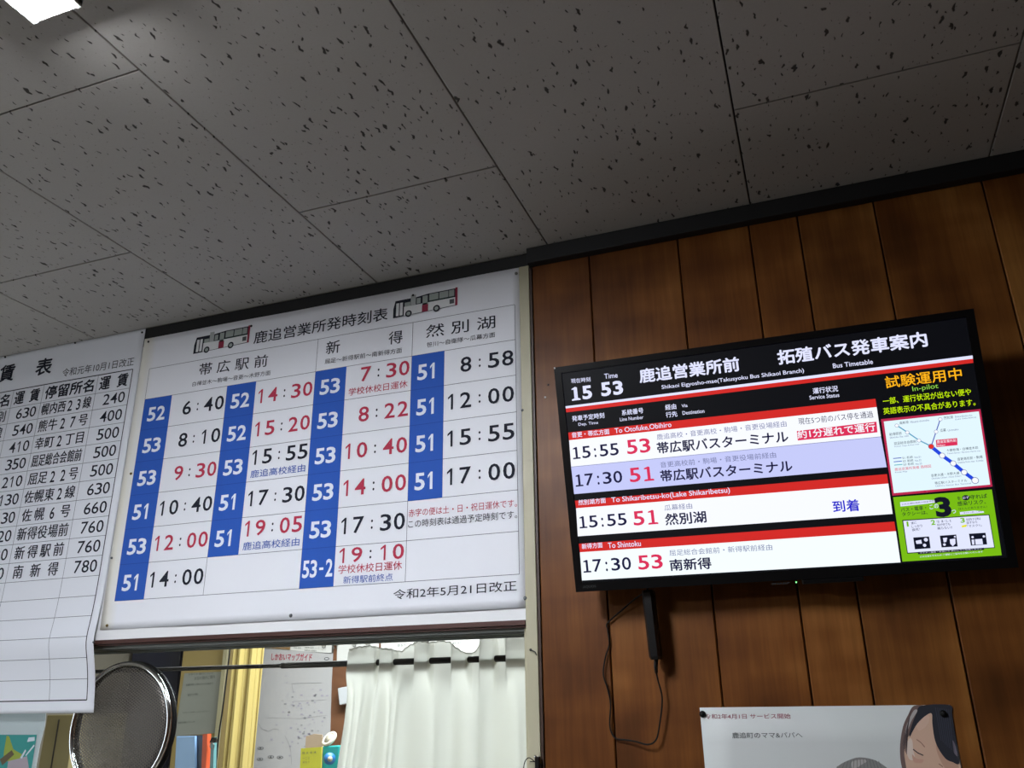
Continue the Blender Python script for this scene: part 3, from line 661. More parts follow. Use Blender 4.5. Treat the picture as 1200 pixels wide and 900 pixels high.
T('試験運用中', (1038.7, 455.3), (1128.3, 444.6), 14.5, sOr, .012); T('In-pilot', (1070, 460.2), (1100.3, 456.4), 7.5, sLg, .0)
T('一部、運行状況が出ない便や', (1035.3, 474.2), (1138.7, 462.7), 8, sLm, .012); T('英語表示の不具合があります。', (1035.8, 485.8), (1143.7, 475.0), 8, sLm, .012)
# route map
st = [(1051, 498.7), (1063.3, 506.8), (1077, 516.2), (1091.3, 523.2)]; up = [(1091.3, 523.2), (1097.1, 505.9), (1102, 491.3)]; dn = [(1091.3, 523.2), (1104.3, 533.9), (1117.2, 543), (1130, 553.5), (1142.9, 563.1)]
def seg(a, b_, w, m, l=0.): p.line(TV.px(*a), TV.px(*b_), w, m, lift=l)
for a, b_ in zip(st[:-1], st[1:]): seg(a, b_, .0012, sTl); 
for a, b_ in zip(st[:-1], st[1:]): seg((a[0], a[1] - .8), (b_[0], b_[1] - .8), .0007, sMid, .0001)
for a, b_ in zip(up[:-1], up[1:]): seg(a, b_, .0016, sVio)
for a, b_ in zip(dn[:-1], dn[1:]): seg(a, b_, .0058, sRl)
def node(x, y, r, m):
    u, v = TV.px(x, y); p.disc(u, v, r, sGB, .0002); p.disc(u, v, r * .82, m, .0004)
for q_ in st[:-1] + up[1:]: node(*q_, .0032, sW)
for q_ in dn[1:-1]: node(*q_, .0047, sW)
node(*dn[-1], .0055, sW); node(*st[-1], .0046, glow('station_red', '#e0302a'))
T('南新得', (1054.5, 497.5), (1065, 496.2), 3.4, sNv, 0); T('Minami-shintoku', (1067, 496), (1089, 493.3), 2.6, sGB, 0)
T('新得駅前', (1042.6, 511), (1057, 509.2), 3.6, sNv, 0); T('Shintoku Sta. mae', (1043, 514), (1065, 511.5), 2.2, sGB, 0)
T('屈足総合会館前', (1048, 521.6), (1074, 518.8), 3.6, sNv, 0); T('Kuttari Sogo Kaikan mae', (1048.6, 524.6), (1077.5, 521.6), 2.2, sGB, 0)
T('然別湖', (1106.3, 491.6), (1117, 490.3), 3.6, sNv, 0); T('Shikaribetsu-ko', (1119.3, 489.6), (1139.6, 487.4), 2.3, sGB, 0); T('(Lake Shikaribetsu)', (1119.6, 492.8), (1144.2, 490), 2.3, sGB, 0)
T('瓜幕', (1102, 506.4), (1109, 505.6), 3.6, sNv, 0); T('Urimaku', (1111, 505.5), (1123.4, 504), 2.3, sGB, 0)
p.ppoly([(1096.8, 515.6), (1121.8, 513.2), (1122.3, 521.6), (1097.6, 524)], sPk); T('鹿追営業所前', (1098.2, 519.8), (1120.8, 517.6), 3.6, sW, 0, .0006); T('Shikaoi', (1098.4, 523.2), (1107.5, 522.3), 2.2, sW, 0, .0006)
T('十勝牧場・白樺並木前', (1109.6, 529.6), (1146.6, 526), 3.4, sNv, 0); T('Tokachi Bokujo / Shirakaba Namiki mae', (1110.3, 532.8), (1149.4, 529.4), 2.2, sGB, 0)
T('音更高校前・駒場', (1122.3, 540), (1151.8, 537), 3.6, sNv, 0); T('Otofuke Koko mae / Komaba', (1122.8, 543.2), (1152.6, 540.4), 2.2, sGB, 0)
T('音更大通・木野大通', (1091.5, 559), (1124.5, 555.8), 3.4, sNv, 0); T('Otofuke Odori / Kino Odori', (1092, 561.8), (1126.5, 558.6), 2.0, sGB, 0)
T('帯広駅バスターミナル', (1095.8, 568), (1133.6, 564.6), 3.4, sNv, 0); T('Obihiro Station Bus Terminal', (1096.4, 570.6), (1138, 567.2), 1.9, sGB, 0)
for i, (n_, m_) in enumerate((('51', sVio), ('52', sMid), ('53', sTl))):
    y_ = 536.9 + 3.9 * i; seg((1046.8 + .6 * i, y_ + .4), (1056.5 + .6 * i, y_ - .5), .0014, m_); T(n_ + ' 系統', (1057.8 + .6 * i, y_ + 1.2), (1070 + .6 * i, y_), 3, sNv, 0); T('No.' + n_, (1072 + .6 * i, y_ + .2), (1079.4 + .6 * i, y_ - .5), 2.2, sGB, 0)
T('鹿追営業所発着 路線図', (1048.8, 552), (1091.4, 547.8), 3.6, sPk, 0); T('Route Map', (1049.3, 555), (1063.3, 553.6), 2.2, sGB, 0)
# green notice
T('バス・電車・', (1056.2, 600), (1085.8, 597.4), 5, sDk, .01); T('タクシーは、', (1057.4, 605), (1087.4, 602.6), 4.6, sDk, .01)
T('3', (1097.8, 606.6), (1116.6, 605.2), 24, sDk, .045); T('この', (1089.8, 597), (1100, 595), 5, sH, .02, .0008); T('つ', (1115.6, 601.8), (1120.6, 601.3), 4, sH, .02, .0008)
T('を', (1122.2, 586.4), (1126.4, 586), 4.6, sDk, .01); u, v = TV.px(1132, 583.3); p.disc(u, v, .0056, sDk, 0, 16, .0044); T('必ず', (1128.2, 584.8), (1135.8, 584.2), 3, sH, .0, .0008)
T('守れば', (1136.8, 585.4), (1157.4, 583.4), 5.2, sDk, .015); T('感染リスク、', (1122.6, 593.1), (1155.6, 590.4), 5.4, sDk, .015); T('ほとんどありません！', (1123.7, 597.6), (1156.8, 595), 2.6, sDk, .0)
p.ppoly([(1054.9, 588.6), (1085, 585.9), (1097.4, 586.2), (1098, 588.6), (1086, 590.4), (1055.5, 593.6)], sH); T('公共交通利用時の感染予防', (1056.6, 592.2), (1095, 588.2), 2.2, sDk, 0, .0006)
p.ppoly([(1125, 600.2), (1142, 598.4), (1153, 599.2), (1153.4, 600.8), (1125.4, 603.2)], sH); T('ご協力をお願いします', (1127, 602.2), (1151, 600), 1.6, sDk, 0, .0006)
for n_, x_, y_, ls in (('1', 1061.6, 617.3, ['常に', 'しっかり', '換気！']), ('2', 1091.4, 615.4, ['「目・鼻・口」を', '何が何でも', '触らない!!']), ('3', 1126, 612.8, ['会話をする時は', '話すなら', '「マスク!!」'])):
    T0(n_, (x_ + (1.4 if n_ == '1' else 0), y_), (x_ + (3.6 if n_ == '1' else 5.2), y_ - .4), 6, sGn, .03, .0006); p.flush('lettering', tv)
    for i, t in enumerate(ls): T(t, (x_ + 6.5 + .5 * i, y_ - 2.4 + 3.9 * i), (x_ + 6.5 + .5 * i + 3.1 * min(len(t), 5.5), y_ - 3.6 + 3.9 * i), 3.2, sNv, .005, .0006)
p.ppoly([(1126.8, 616.0), (1133, 614.6), (1132.4, 617.4), (1127.4, 618.2)], glow('yellow', '#e4e22c'), .0006)
ic = [[(1070.2, 629.9), (1088.8, 628.7), (1090.6, 642.5), (1072.2, 643.8)], [(1101.4, 627.8), (1120.6, 626.4), (1122.4, 640.4), (1103.5, 641.6)], [(1135.6, 625.5), (1155, 624.3), (1156.9, 638.0), (1137.9, 639.4)]]
for k in ic: p.ppoly(k, sDk, .0006)
def dsc(x, y, r, m_=None): u, v = TV.px(x, y); p.disc(u, v, r, m_ or sH, .0009)
dsc(1085, 632.5, .0030); dsc(1083.6, 639, .0026); p.ppoly([(1073, 633.8), (1079.5, 632.6), (1080.5, 637), (1074, 637.4)], sH, .0009)
p.ppoly([(1113, 632), (1119.5, 631), (1119.8, 637), (1116.5, 640.2), (1113.6, 637)], sH, .0009); p.ppoly([(1105, 630.5), (1110, 630), (1109, 635), (1106, 635.6)], sH, .0009); dsc(1106.8, 638.2, .0020); dsc(1119, 629, .0014)
p.ppoly([(1142.6, 632), (1151, 631.4), (1152, 637.8), (1143.4, 638.4)], sH, .0009); dsc(1139.8, 629.5, .0018); dsc(1153, 628.6, .0018); p.ppoly([(1138.6, 632.4), (1141.4, 632.2), (1142, 638.2), (1139.4, 638.4)], sH, .0009)
p.ppoly([(1075.6, 646.9), (1153, 641.9), (1153.4, 644.4), (1076, 649.6)], sDk, .0009); T('マスク・換気・手洗いで 安心してご利用ください', (1078, 648.8), (1151, 643.8), 1.5, sH, 0, .0012)
T('公共交通を守るため ご理解とご協力をお願いいたします', (1078, 653.6), (1152, 647.6), 2.2, sH, 0)
p.build('picture_lettering', tv)
p2 = Print(TV, .0003); LG = mat('logo_grey', '#4c4e50', .4, .5)
p2.ptext('AQUOS', (683.2, 689.9), (698.6, 688.7), 3.4, LG, .02); p2.build('maker_mark', tv)
p2 = Print(Surf(TV.w(0, 0, -.0006), tU, tV, tN), .0003); ua, va = TV.px(904.6, 686.6); ub, _ = TV.px(925.8, 684.6)
p2.text('SHARP', ua, -TH / 2 - .0062, ub, -TH / 2 - .0030, LG, .02); p2.build('maker_mark', rc)
# white tape dot at the corner, pin heads in the plank
b = MB(); c_ = TV.w(-TW / 2 + .0015, TH / 2 - .0012, .0002); b.lathe(c_, tN, [(.0018, 0), (.0016, .0006)], mat('white_dot', '#f0f0ee', .5), 10); b.build('sticker', tv)
def nail(px, py, r, m, label):
    c = P(px, py, S - .0002); b = MB(); b.lathe(c, (0, -1, 0), [(r, 0), (r, .001), (r * .5, .002)], m, 10); tag(b.build('nail', loc=c), label, 'nail')
nail(639, 465.6, .0022, mat('white_dot', '#f0f0ee', .5), 'small white headed nail in the timber beside the television')
nail(642.5, 451, .0020, DP, 'small dark nail in the timber just left of the television corner')

# ================================================================ POWER ADAPTER under the television
ad = thing('power_adapter', P(770, 772, 1.57), 'slim black power adapter hanging under the television on its looping cable', 'adapter')
a0 = P(759.5, 692, 1.570); a1 = P(769, 773, 1.575); ax = (a1 - a0).normalized(); hx = Vector((1, 0, 0)).cross(ax).normalized(); b = MB()
sx = (Vector((1, 0, 0)) - ax * ax.x).normalized(); sy = ax.cross(sx).normalized(); w_, d_ = .0105, .0165
prof = [(-1, -.6), (-.6, -1), (.6, -1), (1, -.6), (1, .6), (.6, 1), (-.6, 1), (-1, .6)]
loopF = lambda c, k: [c + sx * (x * w_ * k) + sy * (y * d_ * k) for x, y in prof]
rings = [loopF(a0, .92), loopF(a0 + ax * .004, 1), loopF(a1 - ax * .006, 1), loopF(a1, .8)]
vs = [v for r_ in rings for v in r_]; fs = [(i * 8 + k, i * 8 + (k + 1) % 8, (i + 1) * 8 + (k + 1) % 8, (i + 1) * 8 + k) for i in range(3) for k in range(8)] + [tuple(range(8)), tuple(range(31, 23, -1))]
b.add(vs, fs, BLK); b.build('adapter_body', ad)
def smooth_path(pts, n=8):
    out = []
    for i in range(len(pts) - 1):
        p0 = pts[max(i - 1, 0)]; p1 = pts[i]; p2_ = pts[i + 1]; p3 = pts[min(i + 2, len(pts) - 1)]
        for k in range(n):
            t = k / n; out.append(.5 * ((2 * p1) + (-p0 + p2_) * t + (2 * p0 - 5 * p1 + 4 * p2_ - p3) * t * t + (-p0 + 3 * p1 - 3 * p2_ + p3) * t ** 3))
    return out + [pts[-1]]
cp = [(769, 770, 1.575), (768.3, 783, 1.58), (771, 797, 1.585), (776, 820, 1.59), (772, 855, 1.592), (768, 868, 1.592), (759, 872.5, 1.592), (745, 869, 1.594), (733, 867, 1.598), (722, 865.5, 1.599), (716, 857, 1.600),
      (714.5, 845, 1.600), (715.5, 825, 1.600), (712, 807, 1.600), (707, 790, 1.600), (709.5, 770, 1.600), (714, 755, 1.600), (712, 738, 1.600), (711, 732, 1.60), (716, 726, 1.599), (730, 714, 1.595), (745, 701, 1.585), (756, 694, 1.57), (762, 684, 1.555)]
pts = smooth_path([P(*c) for c in cp]); b = MB(); b.tube(pts, .0015, BLKM, 8); b.build('cable', ad)
b = MB(); b.tube([P(769, 771, 1.575), P(768.4, 782, 1.58), P(769.4, 789, 1.582)], [.0042, .0036, .0026], BLK, 10); b.build('strain_relief', ad)

# ================================================================ POSTER low right
LS = Surf(V3(0, S - .0008, 0), (1, 0, 0), (0, 0, 1), (0, -1, 0), lambda u, v: .0005)
lp = thing('photo_poster', V3(-.03, S, -.59), 'pale poster with a photograph of a woman in the lower right below the television', 'poster')
sheet_mesh(LS, -.2343, -.59, .1693, -.018, make_paper('poster_pale', '#c9cdcc'), 8, 10).build('paper_sheet', lp)
pr = Print(LS, .0003)
skin = ink('skin', '#c9a893'); skin2 = ink('skin_light', '#d3c2b6'); hair = ink('hair', '#2a2b33'); hair2 = ink('hair_brown', '#6d5b57'); hg = ink('hair_grey', '#80807e'); hl = ink('hair_highlight', '#a9a4a2')
def soft(pts, m_, lift=0.):             # rounded outline through the given points
    q = [Vector(LS.px(*a)) for a in pts]; n = len(q); out = []
    for i in range(n):
        p0, p1, p2_, p3 = q[i - 1], q[i], q[(i + 1) % n], q[(i + 2) % n]
        for k in range(5):
            t = k / 5; out.append(tuple(.5 * ((2 * p1) + (-p0 + p2_) * t + (2 * p0 - 5 * p1 + 4 * p2_ - p3) * t * t + (-p0 + 3 * p1 - 3 * p2_ + p3) * t ** 3)))
    pr.poly(out, m_, lift)
soft([(1092, 833), (1079, 838), (1070, 851), (1064.5, 862), (1060.5, 872), (1059.5, 882), (1061, 893), (1064, 905), (1076, 925), (1095, 936), (1115, 930), (1126, 915), (1124, 893), (1108, 887), (1098, 870)], skin)
soft([(1066, 865), (1062.5, 872), (1062, 880), (1066, 890), (1072, 889), (1070, 878), (1069, 868)], skin2, .0001)
soft([(1071, 827.2), (1064, 838), (1058, 852), (1054.8, 872), (1055.2, 890), (1058, 902), (1062.5, 905), (1059.5, 882), (1061.5, 868), (1065, 862), (1070, 850), (1078, 838), (1086, 828)], hair2, .0001)
soft([(1070.5, 833), (1063, 848), (1060.5, 860), (1063, 858), (1068, 845), (1075, 833)], hl, .0002)
soft([(1080, 827), (1113, 826.3), (1115.7, 838), (1119, 858), (1121.5, 874), (1124, 894.6), (1116, 893), (1108, 889), (1099.5, 877), (1095, 865), (1092.5, 848), (1091.5, 836), (1083, 840), (1075, 848), (1069.5, 857), (1066.5, 863), (1065.5, 860), (1069, 848), (1074, 836)], hair, .0002)
soft([(1116, 868), (1119, 872), (1122, 884), (1121, 886), (1117, 880)], ink('hair_dusty', '#6b6570'), .0003)
for a, b_, w_, m_ in (((1070, 878), (1075.5, 882.3), .0016, hair), ((1075.5, 882.3), (1082, 885.2), .0017, hair), ((1074, 866.5), (1079, 870), .0014, ink('brow', '#8f6f60')), ((1079, 870), (1083.7, 875.5), .0014, ink('brow', '#8f6f60')), ((1100, 895), (1105, 898.5), .0014, ink('brow', '#8f6f60')), ((1084, 906), (1098, 911), .002, ink('lip', '#b0646a'))):
    pr.line(LS.px(*a), LS.px(*b_), w_, m_, lift=.0003)
soft([(980, 902), (983, 897), (993, 891.5), (1006.5, 887.5), (1023, 890), (1035, 896.5), (1041, 903), (1048, 925), (1040, 950), (1000, 955), (980, 930)], hg)
soft([(998, 893), (1010, 890), (1016, 892), (1008, 897), (1000, 902)], hl, .0001)
soft([(1100, 862), (1108, 878), (1118, 893), (1123, 897), (1124, 912), (1112, 905), (1103, 893), (1097, 876)], ink('skin_shade', '#b8937f'), .00015)
soft([(1069, 884), (1074, 889), (1082, 890), (1080, 894), (1071, 893)], ink('skin_blush', '#c39a88'), .00015)
soft([(1074, 840), (1082, 838), (1089, 840), (1086, 850), (1076, 856)], ink('skin_pale', '#cfb09d'), .00015)
for k in range(9):
    a = (1096 + 2.6 * k, 829 + .4 * k); b2 = (1103 + 2.4 * k, 868 + 2.2 * k)
    if b2[0] < 1119: pr.line(LS.px(*a), LS.px(*b2), .0009, ink('hair_sheen', '#3b3f4d'), lift=.0003)
for k in range(7):
    pr.line(LS.px(1068 - .6 * k, 832 + 2.2 * k), LS.px(1057.5 + .8 * k, 872 + 2 * k), .0007, ink('hair_line', '#4f4548'), lift=.0003)
for k in range(12):
    pr.line(LS.px(990 + 3.6 * k, 893 - 4 * math.sin(k * .26)), LS.px(986 + 4.6 * k, 903 + .5 * k), .0009, ink('hair_grey_line', '#6a6a69'), lift=.0003)
pr.build('printed_photograph', lp)
pr = Print(LS, .0004)
pr.ptext('令和2年4月1日 サービス開始', (826.3, 842.6), (926.9, 842.2), 6, ink('dusty_red', '#a05a66'), .0); pr.flush('lettering', lp); pr.ptext('鹿追町のママ&パパへ', (858.5, 865.2), (940.6, 864.8), 7, ink('dark_text', '#3a3d40'), .0); pr.flush('lettering', lp)
pr.build('lettering', lp)
pin(823.2, 836.8, S - .0018, .0058, BLKM, 'black round pin at the upper left corner of the pale poster', h=.006)
pin(1105.5, 836.3, S - .0018, .0055, BLKM, 'black round pin on the dark hair at the poster upper right corner', h=.006)

# nail hook and clip with wire on the cream post
b = MB(); b.tube([P(621.6, 761.5, S - .005), P(622.2, 761.5, S - .012), P(627, 764, S - .016), P(629, 768, S - .014)], .0010, DP, 8)
b.lathe(P(622, 761.5, S - .0052), (0, -1, 0), [(.0026, 0), (.0024, .001)], DP, 10); tag(b.build('bent_nail', loc=P(622, 761.5, S - .005)), 'dark bent nail sticking out of the cream post', 'nail')
cl = thing('cable_clip', P(629, 905, S - .008), 'black clip with thin looping wires at the foot of the cream post', 'clip')
b = MB(); f0 = P(628.5, 887, S - .016); b.box(f0 + Vector((-.0035, 0, -.07)), f0 + Vector((.0045, .0105, .0005)), BLK); b.build('clip_body', cl, bevel=.001)
b = MB(); b.lathe(P(627.5, 886.8, S - .0165), (0, -1, 0), [(.0028, 0), (.0026, .001)], CHROME, 12); b.build('screw', cl)
b = MB(); b.tube(smooth_path([P(*c) for c in [(627, 893, S - .014), (620, 888, S - .014), (615, 893, S - .014), (613.5, 905, S - .012), (615, 925, S - .012)]]), .0009, BLKM, 6)
b.tube(smooth_path([P(*c) for c in [(630, 892, S - .014), (634, 897, S - .014), (636.5, 910, S - .012)]]), .0009, BLKM, 6); b.tube([P(621, 892.5, S - .014), P(626, 892.5, S - .014)], .0008, BLKM, 6); b.build('wire', cl)

# ================================================================ SPEAKING DISC in the glass
DY = S + .030
pl_ = P(81, 866, DY); pr_ = P(202, 838, DY); pt = P(153, 775.5, DY); Rr_ = (pr_.x - pl_.x) / 2 - .002; dc = Vector(((pl_.x + pr_.x) / 2, DY, pt.z - Rr_))
def perf():
    m = mat('perforated_steel', '#625d56', .42, .4); N, L, b_ = nodes(m); pos = tex_coord(m); sp = N.new('ShaderNodeSeparateXYZ'); L.new(pos, sp.inputs[0])
    def grid(ox, oz, s_=.0106):
        fx_ = math_n(m, 'SUBTRACT', math_n(m, 'FRACT', math_n(m, 'ADD', math_n(m, 'DIVIDE', sp.outputs[0], s_), ox)), .5); fz_ = math_n(m, 'SUBTRACT', math_n(m, 'FRACT', math_n(m, 'ADD', math_n(m, 'DIVIDE', sp.outputs[2], s_ * .6), oz)), .5)
        fz_ = math_n(m, 'MULTIPLY', fz_, .6)
        return math_n(m, 'SQRT', math_n(m, 'ADD', math_n(m, 'MULTIPLY', fx_, fx_), math_n(m, 'MULTIPLY', fz_, fz_)))
    d = math_n(m, 'MINIMUM', grid(0, 0), grid(.5, .5)); hole = math_n(m, 'LESS_THAN', d, .19); tr = N.new('ShaderNodeBsdfTransparent'); mx = N.new('ShaderNodeMixShader')
    L.new(hole, mx.inputs[0]); L.new(b_.outputs[0], mx.inputs[1]); L.new(tr.outputs[0], mx.inputs[2]); L.new(mx.outputs[0], N['Material Output'].inputs[0]); return m
sd = thing('speaking_grille', dc - Vector((0, 0, Rr_)), 'round perforated steel speaking grille with chrome ring set in the office window', 'grille')
b = MB(); b.torus(dc, (0, 1, 0), Rr_ - .004, .0055, CHROME); b.build('chrome_ring', sd)
b = MB(); b.torus(dc + Vector((0, .016, 0)), (0, 1, 0), Rr_ - .003, .0055, BLKM); b.build('gasket', sd)
b = MB(); b.lathe(dc + Vector((0, .004, 0)), (0, -1, 0), [(Rr_ - .004, 0), (Rr_ * .8, .002), (Rr_ * .5, .0035), (Rr_ * .02, .0045)], perf(), 48); b.build('perforated_plate', sd)

# ================================================================ CURTAIN on a tension rod
CY = 1.735
RODM = mat('dark_rod', '#0d0a0a', .6)
zr = P(500, 774.5, CY).z
rd = thing('tension_rod', Vector((-1.1, CY, zr)), 'dark brown tension rod running across behind the office window', 'rod')
b = MB(); b.tube([(P(330, 782, CY).x, CY, zr), (-.569, CY, zr)], .0068, RODM, 14); b.build('outer_tube', rd)
b = MB(); b.tube([(-2.4, CY, zr), (P(332, 782, CY).x, CY, zr)], .0048, RODM, 14); b.build('inner_tube', rd)
b = MB(); b.lathe((-.574, CY, zr), (1, 0, 0), [(.010, 0), (.011, .005)], BLKM, 16); b.build('end_cap', rd)
def cloth():
    m = bpy.data.materials.new('sheer_curtain'); m.use_nodes = True; N = m.node_tree.nodes; L = m.node_tree.links; N.clear(); o = N.new('ShaderNodeOutputMaterial')
    d = N.new('ShaderNodeBsdfDiffuse'); d.inputs[0].default_value = lin('#efeee6'); t = N.new('ShaderNodeBsdfTranslucent'); t.inputs[0].default_value = lin('#ecedea'); x = N.new('ShaderNodeMixShader'); x.inputs[0].default_value = .45
    tr = N.new('ShaderNodeBsdfTransparent'); y = N.new('ShaderNodeMixShader'); y.inputs[0].default_value = .08
    L.new(d.outputs[0], x.inputs[1]); L.new(t.outputs[0], x.inputs[2]); L.new(x.outputs[0], y.inputs[1]); L.new(tr.outputs[0], y.inputs[2]); L.new(y.outputs[0], o.inputs[0]); return m
CL = cloth()
px_gaps = [(443, 445.5), (463, 486), (505, 529), (549.5, 562), (581, 593)]
gaps = [(P(a, 775, CY).x, P(b_, 775, CY).x) for a, b_ in px_gaps]; xl, xr = P(410, 775, CY).x, -.5695
NU, NV = 260, 60; vs = []; fs = []
def behind(x):
    r_ = 0
    for a, b_ in gaps:
        e = .0035; t = min((x - a) / e, (b_ - x) / e)
        r_ = max(r_, min(1, max(0, .5 + t * .5)))
    return r_
zt = zr + .030; zb_ = zr - .46
tops = [(410, .028), (420, .033), (436, .034), (447, .028), (458, .026), (468, .020), (476, .030), (484, .036), (493, .040), (503, .037), (514, .040), (526, .036), (536, .024), (546, .012), (553, .012), (560, .026), (566, .044), (575, .046), (590, .046), (604, .045), (613, .044)]
tops = [(P(a, 770, CY).x, h_) for a, h_ in tops]
def toph(x):
    for (a, ha), (b_, hb) in zip(tops[:-1], tops[1:]):
        if x <= b_: t = max(0, (x - a) / (b_ - a)); return ha + (hb - ha) * t + .0025 * abs(math.sin(x * 230))
    return tops[-1][1]
for j in range(NV + 1):
    for i in range(NU + 1):
        s_ = i / NU; x = xl + (xr - xl) * s_; bh = behind(x); h_ = toph(x)
        t = j / NV; z = (zr + h_) if j == 0 else (zr + h_) + (zb_ - zr - h_) * t
        dz = zr - z; near = math.exp(-(max(0, abs(dz) - .012) / .035) ** 2)
        fold = .016 * math.sin(s_ * 30 + 1.0) * (1 - .3 * s_) + .007 * math.sin(s_ * 13 + .5) + .0010 * math.sin(s_ * 75)
        if s_ < .32: fold += .008 * math.sin(s_ * 95) * min(1, (.32 - s_) * 12)
        yy = CY + (-.010 + .020 * bh) * near + fold * (1 - near) * min(1, .35 + abs(dz) * 5)
        xx = x - (1 - s_) ** 3 * max(0, dz) * .13 + .003 * math.sin(s_ * 60) * min(1, abs(dz) * 4)
        vs.append((min(xx, xr), yy, z))
for j in range(NV):
    for i in range(NU): k = j * (NU + 1) + i; fs.append((k, k + 1, k + NU + 2, k + NU + 1))
b = MB(); b.flat = True; b.add(vs, fs, CL, True); cu_ = b.build('window_curtain', loc=(xl, CY, zb_)); tag(cu_, 'white sheer curtain with scalloped top gathered on the dark rod', 'curtain')
so = cu_.modifiers.new('thick', 'SOLIDIFY'); so.thickness = .0006
b = MB()   # stitched scallop edge
edge = [Vector(vs[i]) for i in range(0, NU + 1, 2)]; b.tube(edge, .0011, mat('edge_thread', '#a9a79c', .8), 6); b.build('scalloped_edging', cu_)

# ================================================================ THINGS IN THE OFFICE
def slab(name, pts, Y, th, m, label, cat, group=None, bevel=0, parent=None):
    f = [P(x, y, Y) for x, y in pts]; k = [v + Vector((0, th, 0)) for v in f]; b = MB(); b.prism(f, k, m)
    lo = min(f, key=lambda v: v.z)
    o = b.build(name, parent, loc=Vector((sum(v.x for v in f) / len(f), Y, lo.z)), bevel=bevel)
    if label: tag(o, label, cat, group)
    return o
NAVY = mat('navy_cloth', '#121c38', .7); BEIGE = mat('beige_steel', '#a8945c', .5); YEL = mat('yellow_curtain', '#c4b06a', .8); CARD = mat('cardboard', '#94744c', .8)
lk = thing('locker', P(160, 1100, 2.9), 'tall dark navy locker seen behind the speaking grille', 'locker')
def vbox(par, name, x0, x1, y0, y1, z0, z1, m, bevel=.003):
    b = MB(); b.box((x0, y0, z0), (x1, y1, z1), m); return b.build(name, par, bevel=bevel)
LY = 3.42; nx0, nx1 = -3.27, P(213, 790, LY).x
lk.location = (0.5 * (nx0 + nx1), LY + .06, 0); lk['_at'] = [0.5 * (nx0 + nx1), LY + .06, 0]
vbox(lk, 'locker_body', nx0, nx1, LY, LY + .12, 0.0, 2.1, NAVY); vbox(lk, 'locker_door', nx0 + .01, nx1 - .01, LY - .015, LY - .001, .08, 2.05, NAVY); vbox(lk, 'handle', nx0 + .06, nx0 + .075, LY - .03, LY - .0155, 1.2, 1.32, CHROME, .001)
CBY = 3.28; cx0, cx1 = P(214, 770, CBY).x, P(268.5, 770, CBY).x
cb = thing('cabinet', Vector(((cx0 + cx1) / 2, CBY + .1, 0)), 'beige steel cabinet with a notice hanging on its front', 'cabinet')
vbox(cb, 'cabinet_body', cx0, cx1, CBY, CBY + .12, 0, 2.2, BEIGE); vbox(cb, 'door_edge', cx1 - .024, cx1 - .002, CBY - .015, CBY - .001, .1, 2.15, mat('pale_edge', '#cfc9a4', .5), .001)
n1 = slab('notice_sheet', [(216.2, 789), (263, 787), (253.5, 859), (204.5, 863)], CBY - .003, .001, mat('grey_paper', '#9b9f98', .8), None, None)
tag(n1, 'grey printed notice sheet hanging on the beige cabinet', 'notice')
NSf = Surf(Vector((0, CBY - .003, CAM_Z)), (1, 0, 0), (0, 0, 1), (0, -1, 0)); pr = Print(NSf, .001); FT = ink('faint_text', '#5f6662')
for i, (t, a, b_, h_) in enumerate((('お知らせ 運行について', (221, 791.5), (250, 790), 2.4), ('お忘れ物のご案内', (228, 797), (252, 795), 4), ('営業時間 八時より十七時まで', (218, 804), (250, 802), 2.6), ('電話での予約', (220, 816), (232, 815), 3), ('窓口にお申し出ください', (214, 836), (246, 834), 1.6), ('拓殖バス', (209, 848), (229, 846.5), 2))): pr.ptext(t, a, b_, h_, FT, 0)
pr.build('lettering', n1)
b = MB(); b.tube(smooth_path([P(270.5, 740, 2.6), P(269, 765, 2.6), P(266, 790, 2.6), P(261, 830, 2.6), P(256, 865, 2.6), P(252, 910, 2.6)]), .0028, BLKM, 8); tag(b.build('hanging_cord', loc=P(252, 910, 2.6)), 'thin black cord hanging between the notice and the yellow curtain', 'cord')
# yellow curtain
ya, yb_ = P(271, 790, 3.1).x, P(305, 790, 3.1).x; vs = []; fs = []; nU, nV = 60, 12; ztop, zbot = CAM_Z + .55, CAM_Z - .9
for j in range(nV + 1):
    for i in range(nU + 1):
        s_ = i / nU; z = ztop + (zbot - ztop) * j / nV; vs.append((ya + (yb_ - ya) * s_, 3.1 + .016 * math.sin(s_ * 15) + .005 * math.sin(s_ * 60 + z * 2), z))
for j in range(nV):
    for i in range(nU): k = j * (nU + 1) + i; fs.append((k, k + 1, k + nU + 2, k + nU + 1))
b = MB(); b.flat = True; b.add(vs, fs, YEL, True); yc = b.build('yellow_curtain', loc=(ya, 3.1, zbot)); tag(yc, 'yellow curtain hanging in folds beside the map', 'curtain'); so = yc.modifiers.new('thick', 'SOLIDIFY'); so.thickness = .002
